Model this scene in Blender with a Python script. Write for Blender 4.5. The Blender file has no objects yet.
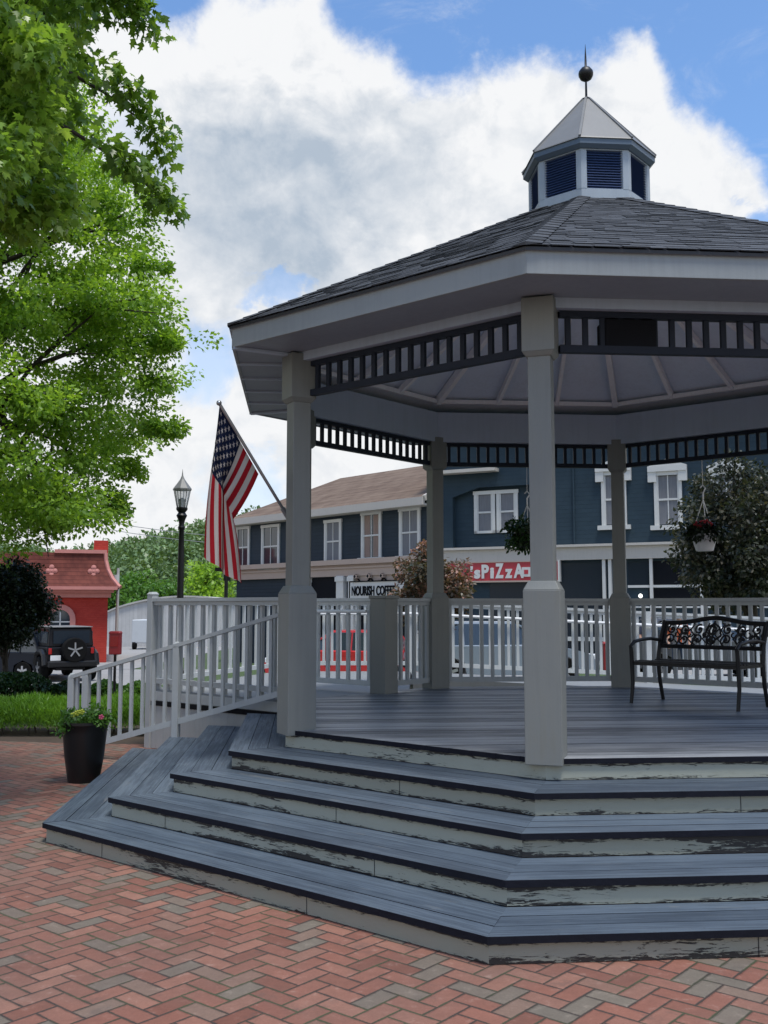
import bpy, bmesh, math, random
import numpy as np
from mathutils import Vector, Matrix
R = math.radians
SC = bpy.context.scene
COL = SC.collection
# ------------------------------------------------------------------ camera, world, sun, exposure
EYE = 1.65
FPX = 1000.2
PITCH = R(5.43)
cam_d = bpy.data.cameras.new('camera'); cam = bpy.data.objects.new('camera', cam_d); COL.objects.link(cam)
cam.location = (0, 0, EYE); cam.rotation_euler = (R(90) + PITCH, 0, 0)
cam_d.sensor_fit = 'VERTICAL'; cam_d.sensor_height = 36; cam_d.lens = 36 * FPX / 1024
cam_d.clip_start = 0.05; cam_d.clip_end = 4000
SC.camera = cam
SC.view_settings.view_transform = 'Standard'; SC.view_settings.look = 'None'
SC.view_settings.exposure = 0.66; SC.view_settings.gamma = 1
SUN_AZ, SUN_EL = R(150), R(73)          # azimuth from +Y towards +X
sd = bpy.data.lights.new('sun', 'SUN'); sun = bpy.data.objects.new('sun', sd); COL.objects.link(sun)
sd.energy = 2.3; sd.angle = R(13); sd.color = (1, .95, .87)
sdir = Vector((math.sin(SUN_AZ) * math.cos(SUN_EL), math.cos(SUN_AZ) * math.cos(SUN_EL), math.sin(SUN_EL)))
sun.rotation_euler = sdir.to_track_quat('Z', 'Y').to_euler()

def pix(px, py, Y):
    """world point at forward distance Y seen at a pixel of the survey photograph"""
    a = (px - 384) / FPX; b = (512 - py) / FPX
    c, s = math.cos(PITCH), math.sin(PITCH)
    dy = c - b * s; dz = s + b * c
    return Vector((a * Y / dy, Y, EYE + dz * Y / dy))

class NT:
    """small helper for node trees"""
    def __init__(s, tree): s.t = tree; s.n = tree.nodes; s.l = tree.links
    def new(s, k, **kw):
        n = s.n.new(k)
        for a, b in kw.items(): setattr(n, a, b)
        return n
    def link(s, a, b): s.l.new(a, b)
    def put(s, sock, v):
        if isinstance(v, bpy.types.NodeSocket): s.l.new(v, sock)
        elif v is not None:
            if isinstance(v, (tuple, list)) and len(v) == 3 and sock.type == 'RGBA': v = tuple(v) + (1,)
            sock.default_value = v
    def m(s, op, a, b=None, c=None, clamp=False):
        n = s.new('ShaderNodeMath', operation=op); n.use_clamp = clamp
        s.put(n.inputs[0], a); s.put(n.inputs[1], b)
        if c is not None: s.put(n.inputs[2], c)
        return n.outputs[0]
    def mix(s, f, a, b, bt='MIX'):
        n = s.new('ShaderNodeMix', data_type='RGBA', blend_type=bt)
        s.put(n.inputs[0], f); s.put(n.inputs[6], a); s.put(n.inputs[7], b)
        return n.outputs[2]
    def ss(s, v, lo, hi, a=0., b=1.):
        n = s.new('ShaderNodeMapRange', interpolation_type='SMOOTHSTEP')
        s.put(n.inputs[0], v); s.put(n.inputs[1], lo); s.put(n.inputs[2], hi); s.put(n.inputs[3], a); s.put(n.inputs[4], b)
        return n.outputs[0]
    def noise(s, vec, scale, detail=3, rough=.5, dist=0.):
        n = s.new('ShaderNodeTexNoise'); s.put(n.inputs['Vector'], vec)
        s.put(n.inputs['Scale'], scale); s.put(n.inputs['Detail'], detail); s.put(n.inputs['Roughness'], rough); s.put(n.inputs['Distortion'], dist)
        return n.outputs[0]
    def mapping(s, vec, scale=(1, 1, 1), rot=(0, 0, 0), loc=(0, 0, 0)):
        n = s.new('ShaderNodeMapping'); s.put(n.inputs[0], vec); n.inputs[1].default_value = loc
        n.inputs[2].default_value = rot; n.inputs[3].default_value = scale
        return n.outputs[0]
    def sep(s, v):
        n = s.new('ShaderNodeSeparateXYZ'); s.put(n.inputs[0], v); return n.outputs
    def comb(s, x, y, z=0.):
        n = s.new('ShaderNodeCombineXYZ'); s.put(n.inputs[0], x); s.put(n.inputs[1], y); s.put(n.inputs[2], z); return n.outputs[0]

# ---- world: Nishita sky with broken cumulus drawn by direction
W = bpy.data.worlds.new('World'); SC.world = W; W.use_nodes = True
w = NT(W.node_tree); w.n.clear()
sky = w.new('ShaderNodeTexSky'); sky.sky_type = 'NISHITA'; sky.sun_disc = False
sky.sun_elevation = SUN_EL; sky.sun_rotation = SUN_AZ; sky.air_density = 1.0; sky.dust_density = 1.0; sky.ozone_density = 1.5
tc = w.new('ShaderNodeTexCoord'); D = tc.outputs['Generated']
dx, dy, dz = w.sep(D)
az = w.m('ARCTAN2', dx, dy); el = w.m('ARCSINE', dz)
fc = w.new('ShaderNodeFloatCurve')
edge = [(-400, 60), (-150, -60), (60, -20), (150, 8), (175, 22), (203, 6), (235, -30), (300, -25), (328, 12), (350, 44), (385, 60), (420, 70), (450, 66), (480, 52), (514, 46), (548, 43), (566, 47), (584, 62), (606, 60), (622, 46), (636, 38), (650, 52), (662, 88), (684, 106), (704, 124), (724, 146), (742, 158), (760, 176), (800, 215), (860, 150), (950, 60), (1100, 10)]
cm = fc.mapping; cv = cm.curves[0]; cm.use_clip = False
def azel(px, py):
    p = pix(px, py, 1.0) - Vector((0, 0, EYE)); p.normalize()
    return math.atan2(p.x, p.y), math.asin(p.z)
pts = [azel(*e) for e in edge]
xs = [(-3.1416, .32), (-2.4, .4), (-1.4, .5)] + pts + [(1.4, .5), (2.4, .4), (3.1416, .32)]
while len(cv.points) < len(xs): cv.points.new(.5, .5)
for p, (a, e) in zip(cv.points, xs): p.location = ((a + math.pi) / (2 * math.pi), e); p.handle_type = 'AUTO'
cm.update()
w.put(fc.inputs['Value'], w.m('DIVIDE', w.m('ADD', az, math.pi), 2 * math.pi))
Dv = D
n1 = w.noise(Dv, 9, 8, .62, .2); n2 = w.noise(Dv, 34, 6, .62); n3 = w.noise(Dv, 3.2, 4, .55)
Dw = w.new('ShaderNodeVectorMath', operation='ADD'); w.put(Dw.inputs[0], Dv); Dw.inputs[1].default_value = (.012, 0, .022)
n1s = w.noise(Dw.outputs[0], 9, 8, .62, .2)
n4 = w.noise(w.mapping(Dv, (1, 1, 1.35)), 16, 9, .6, .5); Dw2 = w.new('ShaderNodeVectorMath', operation='ADD'); w.put(Dw2.inputs[0], Dv); Dw2.inputs[1].default_value = (.006, 0, .014)
n4s = w.noise(w.mapping(Dw2.outputs[0], (1, 1, 1.35)), 16, 9, .6, .5)
emb = w.m('ADD', w.m('MULTIPLY', w.m('SUBTRACT', n1s, n1), 1.5), w.m('MULTIPLY', w.m('SUBTRACT', n4s, n4), .8))
azw = w.m('ADD', az, w.m('ADD', w.m('MULTIPLY', w.m('SUBTRACT', n1, .5), .16), w.m('MULTIPLY', w.m('SUBTRACT', n2, .5), .03)))
elw = w.m('ADD', el, w.m('ADD', w.m('MULTIPLY', w.m('SUBTRACT', n4, .5), .12), w.m('MULTIPLY', w.m('SUBTRACT', n2, .5), .02)))
bump = w.m('ADD', w.m('MULTIPLY', w.m('SUBTRACT', n1, .5), .10), w.m('MULTIPLY', w.m('SUBTRACT', n2, .5), .045))
h = w.m('ADD', w.m('SUBTRACT', fc.outputs[0], el), bump)       # >0 inside the cloud
cover = w.ss(h, -.012, .024)
wisp = w.m('MULTIPLY', w.ss(w.noise(w.mapping(Dv, (1, 1, 2.2)), 7, 9, .68, .6), .52, .8), .45)
def spot(px, py, rx, ry):
    a, e = azel(px, py)
    q = w.m('ADD', w.m('POWER', w.m('DIVIDE', w.m('SUBTRACT', azw, a), rx / FPX), 2), w.m('POWER', w.m('DIVIDE', w.m('SUBTRACT', elw, e), ry / FPX), 2))
    return w.m('SUBTRACT', 1., w.ss(w.m('ADD', q, w.m('ADD', w.m('MULTIPLY', w.m('SUBTRACT', n1, .5), 2.2), w.m('MULTIPLY', w.m('SUBTRACT', n3, .5), 1.5))), -.1, 2.0))
holes = None
for s_, k in (((262, 290, 26, 13), .55), ((205, 370, 40, 42), .6), ((250, 492, 40, 34), .5), ((758, 232, 26, 22), .9), ((120, 150, 60, 40), .2)):
    q = w.m('MULTIPLY', spot(*s_), k); holes = q if holes is None else w.m('MAXIMUM', holes, q)
cover = w.m('MULTIPLY', cover, w.m('SUBTRACT', 1., holes))
cover = w.m('MAXIMUM', cover, w.m('MULTIPLY', wisp, w.ss(h, -.30, .02)))
dark = None
for s_, k in (((265, 190, 120, 90), .85), ((345, 175, 130, 65), .62), ((425, 120, 60, 30), .45), ((300, 260, 120, 50), .5), ((190, 250, 60, 60), .35), ((560, 110, 50, 30), .2), ((215, 320, 80, 30), .25)):
    q = w.m('MULTIPLY', spot(*s_), k); dark = q if dark is None else w.m('MAXIMUM', dark, q)
dark = w.m('ADD', dark, w.m('ADD', w.m('MULTIPLY', w.m('SUBTRACT', n1, .48), .35), emb))
topl = w.m('SUBTRACT', 1., w.ss(h, .0, .10)); dark = w.m('SUBTRACT', dark, w.m('MULTIPLY', topl, .12), clamp=True)
dark = w.m('ADD', dark, w.m('MULTIPLY', w.m('SUBTRACT', n2, .5), .12), clamp=True)
CB = 6.8
cloudc = w.mix(dark, tuple(CB * c for c in (.86, .87, .885)), tuple(CB * c for c in (.42, .495, .59)))
skyc = w.mix(1.0, sky.outputs[0], (.98, 1.22, 1.42), 'MULTIPLY')
lowhaze = w.ss(el, -.02, .35, .55, 0.)
skyc = w.mix(lowhaze, skyc, tuple(CB * c for c in (.70, .78, .88)))
allc = w.mix(cover, skyc, cloudc)
bg = w.new('ShaderNodeBackground'); w.put(bg.inputs[0], allc); bg.inputs[1].default_value = .1
wo = w.new('ShaderNodeOutputWorld'); w.link(bg.outputs[0], wo.inputs[0])

# ------------------------------------------------------------------ materials
def new_mat(name):
    m = bpy.data.materials.new(name); m.use_nodes = True
    t = NT(m.node_tree); b = t.n['Principled BSDF']
    return m, t, b
def mat(name, col, rough=.6, metal=0., var=.12, scale=6., bump=.0, bscale=40., spec=.5, grime=0., stretch=(1, 1, 1), rnd=0.):
    m, t, b = new_mat(name)
    o = t.new('ShaderNodeTexCoord').outputs['Object']
    v = t.mapping(o, stretch)
    n = t.noise(v, scale, 5, .6)
    f = t.m('ADD', t.m('MULTIPLY', t.m('SUBTRACT', n, .5), var * 3), 1.)
    if rnd:
        at = t.new('ShaderNodeAttribute', attribute_name='rnd')
        f = t.m('MULTIPLY', f, t.m('ADD', 1 - rnd, t.m('MULTIPLY', at.outputs['Fac'], 2 * rnd)))
    c = t.mix(1., tuple(col), t.comb(f, f, f), 'MULTIPLY')
    if grime:
        g = t.ss(t.noise(v, scale * .35, 6, .7), .55, .75)
        c = t.mix(t.m('MULTIPLY', g, grime), c, tuple(x * .45 for x in col))
    t.put(b.inputs['Base Color'], c)
    b.inputs['Roughness'].default_value = rough; b.inputs['Metallic'].default_value = metal
    b.inputs['Specular IOR Level'].default_value = spec
    if bump:
        bn = t.new('ShaderNodeBump'); bn.inputs['Strength'].default_value = bump; bn.inputs['Distance'].default_value = .01
        t.put(bn.inputs['Height'], t.noise(v, bscale, 4, .6)); t.link(bn.outputs[0], b.inputs['Normal'])
    return m
def leaf_mat(name, c0, c1, c2, trans=.35, gloss=.35):
    m, t, b = new_mat(name)
    at = t.new('ShaderNodeAttribute', attribute_name='rnd')
    cr = t.new('ShaderNodeValToRGB'); t.put(cr.inputs[0], at.outputs['Fac'])
    e = cr.color_ramp.elements; e[0].color = tuple(c0) + (1,); e[1].color = tuple(c2) + (1,)
    k = e.new(.5); k.color = tuple(c1) + (1,)
    t.put(b.inputs['Base Color'], cr.outputs[0]); b.inputs['Roughness'].default_value = gloss + .1; b.inputs['Specular IOR Level'].default_value = .4
    tr = t.new('ShaderNodeBsdfTranslucent'); t.put(tr.inputs[0], t.mix(1., cr.outputs[0], (1.5, 1.45, .7), 'MULTIPLY'))
    mx = t.new('ShaderNodeMixShader'); mx.inputs[0].default_value = trans
    t.link(b.outputs[0], mx.inputs[1]); t.link(tr.outputs[0], mx.inputs[2])
    t.link(mx.outputs[0], t.n['Material Output'].inputs[0])
    return m
def glass_mat(name, col=(.03, .04, .05), rough=.06, spec=.8):
    m, t, b = new_mat(name)
    b.inputs['Base Color'].default_value = tuple(col) + (1,); b.inputs['Roughness'].default_value = rough
    b.inputs['Specular IOR Level'].default_value = spec
    return m

M = {}
# peeling paint, with contact shade coloured in at the foot, uv: u metres along the board, v 0 bottom .. 1 top
def peel_mat(name, paint, amount=.5):
    m, t, b = new_mat(name)
    uv = t.new('ShaderNodeTexCoord').outputs['UV']; u, v, _ = t.sep(uv)
    at = t.new('ShaderNodeAttribute', attribute_name='rnd').outputs['Fac']
    P = t.comb(t.m('MULTIPLY', u, 1.), t.m('MULTIPLY', v, .22), t.m('MULTIPLY', at, 37.))
    a = t.noise(t.mapping(P, (7, 22, 1)), 1.5, 9, .70, .9)
    big = t.noise(t.mapping(P, (1.1, 3, 1)), 1., 2, .5)
    e1 = t.ss(v, .0, .4, .17, 0.); e2 = t.ss(v, .62, 1., 0., .20)  # more peeling at both edges; the lower one also paints contact shadow
    q = t.m('ADD', a, t.m('ADD', e1, e2))
    q = t.m('ADD', q, t.m('MULTIPLY', t.m('SUBTRACT', big, .5), .8))
    q = t.m('ADD', q, t.m('MULTIPLY', t.m('SUBTRACT', at, .5), .13))
    mask = t.ss(q, .80 - .14 * amount, .815 - .14 * amount)
    fade = t.ss(q, .62, .80 - .14 * amount)
    grain = t.noise(t.mapping(P, (3, 160, 1)), 1., 4, .6)
    wood = t.mix(grain, (.006, .006, .007), (.035, .032, .03))
    pc = t.mix(t.m('MULTIPLY', fade, .35), paint, tuple(c * .55 for c in paint))
    pc = t.mix(t.m('MULTIPLY', t.ss(t.noise(P, 9, 6, .7), .5, .75), .3), pc, (.22, .22, .17))
    t.put(b.inputs['Base Color'], t.mix(mask, pc, wood)); b.inputs['Roughness'].default_value = .62
    bn = t.new('ShaderNodeBump'); bn.inputs['Strength'].default_value = .6; bn.inputs['Distance'].default_value = .004
    t.put(bn.inputs['Height'], t.m('ADD', t.m('SUBTRACT', 1., mask), t.m('MULTIPLY', grain, .35))); t.link(bn.outputs[0], b.inputs['Normal'])
    return m
# painted walking boards, uv: u along the board, v across, both metres
def board_mat(name, c0, c1, worn=.6, rough=.5):
    m, t, b = new_mat(name)
    uv = t.new('ShaderNodeTexCoord').outputs['UV']; u, v, _ = t.sep(uv)
    at = t.new('ShaderNodeAttribute', attribute_name='rnd').outputs['Fac']
    P = t.comb(u, v, t.m('MULTIPLY', at, 53.))
    g = t.noise(t.mapping(P, (1.3, 34, 1)), 1.5, 6, .68, .35)
    g2 = t.noise(t.mapping(P, (5, 140, 1)), 1., 3, .6)
    st = t.noise(t.mapping(P, (1.2, 2.5, 1)), 1.3, 5, .65)
    f = t.m('ADD', t.m('MULTIPLY', g, .65), t.m('MULTIPLY', st, .35))
    f = t.m('ADD', f, t.m('MULTIPLY', t.m('SUBTRACT', at, .5), .22))
    c = t.mix(t.ss(f, .32, .68), c0, c1)
    dk = t.ss(t.m('ADD', g, t.m('MULTIPLY', st, .4)), .80, .98)
    c = t.mix(t.m('MULTIPLY', dk, worn), c, (.035, .035, .04))
    c = t.mix(t.m('MULTIPLY', t.ss(g2, .58, .75), .22), c, (.02, .024, .03))
    wr_ = t.ss(t.noise(t.mapping(P, (.9, 5, 1)), 2.2, 7, .72, .4), .60, .70)
    c = t.mix(t.m('MULTIPLY', wr_, worn * .75), c, (.20, .205, .20))
    c = t.mix(t.m('MULTIPLY', t.ss(t.noise(t.comb(u, v, t.m('MULTIPLY', at, 11.)), 38, 3, .6), .66, .72), .5), c, (.03, .03, .035))
    t.put(b.inputs['Base Color'], c)
    t.put(b.inputs['Roughness'], t.ss(f, .3, .7, rough + .1, rough - .08))
    bn = t.new('ShaderNodeBump'); bn.inputs['Strength'].default_value = .5; bn.inputs['Distance'].default_value = .003
    t.put(bn.inputs['Height'], t.m('ADD', g2, t.m('MULTIPLY', g, 1.5))); t.link(bn.outputs[0], b.inputs['Normal'])
    return m
# post paint with fine vertical wear
def paint_mat(name, col, rough=.55, dirt=.35):
    m, t, b = new_mat(name)
    o = t.new('ShaderNodeTexCoord').outputs['Object']
    n = t.noise(o, 2.2, 5, .65); s = t.noise(t.mapping(o, (26, 26, 1.2)), 1., 5, .65); k = t.noise(o, 28, 5, .7)
    f = t.m('ADD', .72, t.m('ADD', t.m('MULTIPLY', n, .28), t.m('MULTIPLY', s, .28)))
    c = t.mix(1., col, t.comb(f, f, f), 'MULTIPLY')
    c = t.mix(t.m('MULTIPLY', t.ss(t.m('ADD', t.m('MULTIPLY', s, .5), t.m('MULTIPLY', n, .5)), .5, .72), dirt), c, (.16, .155, .12))
    c = t.mix(t.ss(k, .76, .775), c, (.09, .085, .08))
    t.put(b.inputs['Base Color'], c); b.inputs['Roughness'].default_value = rough
    bn = t.new('ShaderNodeBump'); bn.inputs['Strength'].default_value = .5; bn.inputs['Distance'].default_value = .004
    t.put(bn.inputs['Height'], t.m('ADD', s, t.m('MULTIPLY', k, .3))); t.link(bn.outputs[0], b.inputs['Normal'])
    return m
def paver_mat():
    m, t, b = new_mat('herringbone_pavers')
    o = t.new('ShaderNodeTexCoord').outputs['Object']
    p = t.mapping(o, (1 / .101, 1 / .101, 1), (0, 0, -R(49.7)))
    jit = t.noise(o, 1.1, 2, .5)
    x, y, _ = t.sep(p)
    x = t.m('ADD', x, t.m('MULTIPLY', t.m('SUBTRACT', jit, .5), .35)); y = t.m('ADD', y, t.m('MULTIPLY', t.m('SUBTRACT', t.noise(o, .9, 2, .5), .5), .35))
    i = t.m('FLOOR', x); j = t.m('FLOOR', y); fx = t.m('SUBTRACT', x, i); fy = t.m('SUBTRACT', y, j)
    s = t.m('FLOORED_MODULO', t.m('SUBTRACT', i, j), 4.)
    s = t.m('ROUND', s)
    e = lambda k: t.m('COMPARE', s, float(k), .1)
    s0, s1, s2, s3 = e(0), e(1), e(2), e(3)
    H = t.m('ADD', s0, s1); V = t.m('ADD', s2, s3)
    # local coordinate along the paver 0..2 and across 0..1
    lu = t.m('ADD', t.m('MULTIPLY', H, t.m('ADD', fx, s1)), t.m('MULTIPLY', V, t.m('ADD', fy, s2)))
    lv = t.m('ADD', t.m('MULTIPLY', H, fy), t.m('MULTIPLY', V, fx))
    bi = t.m('SUBTRACT', i, s1); bj = t.m('SUBTRACT', j, s2)
    wn = t.new('ShaderNodeTexWhiteNoise', noise_dimensions='3D'); t.put(wn.inputs[0], t.comb(bi, bj, 3.))
    r1 = wn.outputs['Value']; rs = t.sep(wn.outputs['Color'])
    d = t.m('MINIMUM', t.m('MINIMUM', lu, t.m('SUBTRACT', 2., lu)), t.m('MINIMUM', lv, t.m('SUBTRACT', 1., lv)))
    fine = t.noise(o, 90, 5, .7); med = t.noise(o, 14, 5, .7); big = t.noise(o, .55, 4, .6)
    d = t.m('ADD', d, t.m('ADD', t.m('MULTIPLY', t.m('SUBTRACT', med, .5), .09), t.m('MULTIPLY', t.m('SUBTRACT', fine, .5), .07)))
    face = t.ss(d, .02, .085)
    cr = t.new('ShaderNodeValToRGB'); t.put(cr.inputs[0], r1); E_ = cr.color_ramp.elements
    E_[0].color = (.15, .06, .042, 1); E_[1].color = (.135, .115, .092, 1)
    for pos, c in ((.2, (.235, .10, .07)), (.4, (.19, .077, .055)), (.56, (.27, .13, .092)), (.70, (.225, .10, .072)), (.78, (.20, .115, .085)), (.84, (.155, .13, .102))):
        k = E_.new(pos); k.color = c + (1,)
    c = t.mix(t.m('MULTIPLY', t.ss(big, .40, .66), .6), cr.outputs[0], (.13, .085, .07))
    f = t.m('ADD', .40, t.m('ADD', t.m('MULTIPLY', fine, .6), t.m('MULTIPLY', med, .55)))
    c = t.mix(1., c, t.comb(f, f, f), 'MULTIPLY')
    c = t.mix(t.m('MULTIPLY', t.ss(med, .56, .75), .25), c, (.40, .33, .28))
    c = t.mix(t.m('MULTIPLY', t.ss(t.noise(o, 3.1, 6, .7), .58, .70), .4), c, (.07, .06, .055))
    mort = t.mix(t.ss(t.noise(o, 2.2, 4, .6), .45, .62), (.045, .035, .03), (.05, .06, .03))
    t.put(b.inputs['Base Color'], t.mix(face, mort, c)); b.inputs['Roughness'].default_value = .78; b.inputs['Specular IOR Level'].default_value = .35
    hgt = t.m('ADD', t.m('ADD', t.ss(d, 0., .14), t.m('MULTIPLY', fine, .18)), t.m('ADD', t.m('MULTIPLY', rs[1], .5), t.m('MULTIPLY', t.m('MULTIPLY', rs[2], lv), .35)))
    bn = t.new('ShaderNodeBump'); bn.inputs['Strength'].default_value = .9; bn.inputs['Distance'].default_value = .006
    t.put(bn.inputs['Height'], hgt); t.link(bn.outputs[0], b.inputs['Normal'])
    return m
def rows_mat(name, c0, c1, period, axis=2, dark=.5, rough=.8, gx=0):
    """siding or roof courses: regular lines along one object axis with noise"""
    m, t, b = new_mat(name)
    o = t.new('ShaderNodeTexCoord').outputs['Object']; q = t.sep(o)
    f = t.m('FRACT', t.m('DIVIDE', q[axis], period)); row = t.m('FLOOR', t.m('DIVIDE', q[axis], period))
    n = t.noise(o, 1.3, 5, .6); k = t.noise(t.comb(t.m('MULTIPLY', t.m('ADD', q[0], q[1]), 3.), t.m('MULTIPLY', row, 7.3)), 1., 3, .6)
    c = t.mix(t.ss(t.m('ADD', t.m('MULTIPLY', n, .5), t.m('MULTIPLY', k, .5)), .35, .65), c0, c1)
    c = t.mix(t.m('MULTIPLY', t.ss(f, .8, .98), dark), c, tuple(x * .3 for x in c0))
    t.put(b.inputs['Base Color'], c); b.inputs['Roughness'].default_value = rough; b.inputs['Specular IOR Level'].default_value = .15
    bn = t.new('ShaderNodeBump'); bn.inputs['Strength'].default_value = .5; bn.inputs['Distance'].default_value = .02
    t.put(bn.inputs['Height'], t.m('SUBTRACT', 1., f)); t.link(bn.outputs[0], b.inputs['Normal'])
    return m

PAINT = (.182, .192, .182)
M['post'] = paint_mat('gazebo_paint', PAINT, dirt=.5)
M['fascia'] = paint_mat('fascia_paint', (.25, .275, .285), dirt=.15)
M['ceil'] = paint_mat('ceiling_paint', (.66, .76, .88), dirt=.1)
M['beam'] = paint_mat('beam_paint', (.40, .47, .57), dirt=.1)
M['soffit'] = paint_mat('soffit_paint', (.24, .275, .32), dirt=.1)
M['rafter'] = paint_mat('rafter_paint', (.84, .86, .88), dirt=.1)
M['navy'] = mat('navy_frieze_paint', (.012, .017, .03), .6, spec=.25, var=.1)
M['tread'] = board_mat('blue_grey_tread_paint', (.032, .046, .066), (.10, .132, .17))
M['deck'] = board_mat('worn_deck_boards', (.055, .065, .082), (.27, .29, .32), worn=.55, rough=.4)
M['nose'] = mat('dark_tread_nose', (.009, .010, .016), .85, spec=.15, var=.25, scale=14, bump=.3)
M['riser'] = peel_mat('peeling_riser_paint', (.32, .335, .28), .85)
M['riser_more'] = peel_mat('peeling_riser_paint_worn', (.32, .33, .27), 1.3)
M['shingle'] = mat('charcoal_shingles', (.070, .075, .084), .92, var=.25, scale=60, bump=.6, bscale=220, rnd=.3, spec=.2)
M['drip'] = mat('dark_drip_edge', (.02, .02, .024), .5)
M['metal_roof'] = mat('cupola_grey_metal', (.16, .16, .155), .5, metal=.0, var=.1)
M['cupola'] = paint_mat('cupola_white_paint', (.34, .39, .44), dirt=.15)
M['louvre'] = mat('navy_louvre', (.05, .085, .19), .45, var=.1)
M['cap_blue'] = mat('slate_cornice_paint', (.10, .14, .19), .5, var=.1)
M['black'] = mat('black_iron', (.007, .007, .008), .45, spec=.35, var=.1)
M['white'] = paint_mat('white_fence_paint', (.52, .55, .56), dirt=.25)
M['fence'] = paint_mat('grey_white_fence_paint', (.36, .385, .395), dirt=.35)
M['pipe'] = mat('white_pipe', (.75, .76, .77), .35)
M['steel'] = mat('pole_steel', (.32, .34, .36), .35, metal=.8)
M['bark'] = mat('bark', (.045, .035, .028), .9, var=.3, scale=20, bump=.8)
M['soil'] = mat('soil', (.05, .035, .025), .95, var=.3)
M['glass'] = glass_mat('window_glass')
M['shopglass'] = glass_mat('shop_glass', (.012, .02, .03), .25, .3)
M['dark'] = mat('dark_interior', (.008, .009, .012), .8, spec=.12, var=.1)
M['tyre'] = mat('tyre_rubber', (.006, .006, .006), .9, spec=.15)
M['rim'] = mat('alloy_rim', (.45, .46, .48), .3, metal=.8)
M['chrome'] = mat('pale_bumper', (.5, .52, .54), .3, metal=.6)
M['tail'] = mat('tail_lamp_red', (.35, .01, .01), .25)
M['redbox'] = mat('red_box_paint', (.34, .02, .025), .45, var=.1)
M['trim'] = paint_mat('cream_trim_paint', (.46, .43, .39), dirt=.3)
M['wtrim'] = mat('white_window_trim', (.56, .56, .54), .5, var=.06)
M['curtain'] = mat('pale_curtain', (.16, .165, .18), .8, var=.2, scale=3, stretch=(8, 8, .6))
M['curtain_tan'] = mat('tan_curtain', (.24, .17, .14), .8, var=.3, scale=3, stretch=(8, 8, .6))
M['slate'] = rows_mat('dark_slate_siding', (.02, .032, .044), (.026, .04, .055), .16, dark=.35, rough=.6)
M['teal'] = rows_mat('teal_siding', (.025, .043, .058), (.030, .051, .068), .16, dark=.12, rough=.6)
M['roofb'] = rows_mat('brown_shingle_roof', (.115, .078, .058), (.19, .14, .105), .22, dark=.4)
M['band_grey'] = paint_mat('ramp_floor_paint', (.20, .215, .23), dirt=.4)
M['band'] = paint_mat('tan_band_paint', (.40, .31, .26), dirt=.3)

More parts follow.
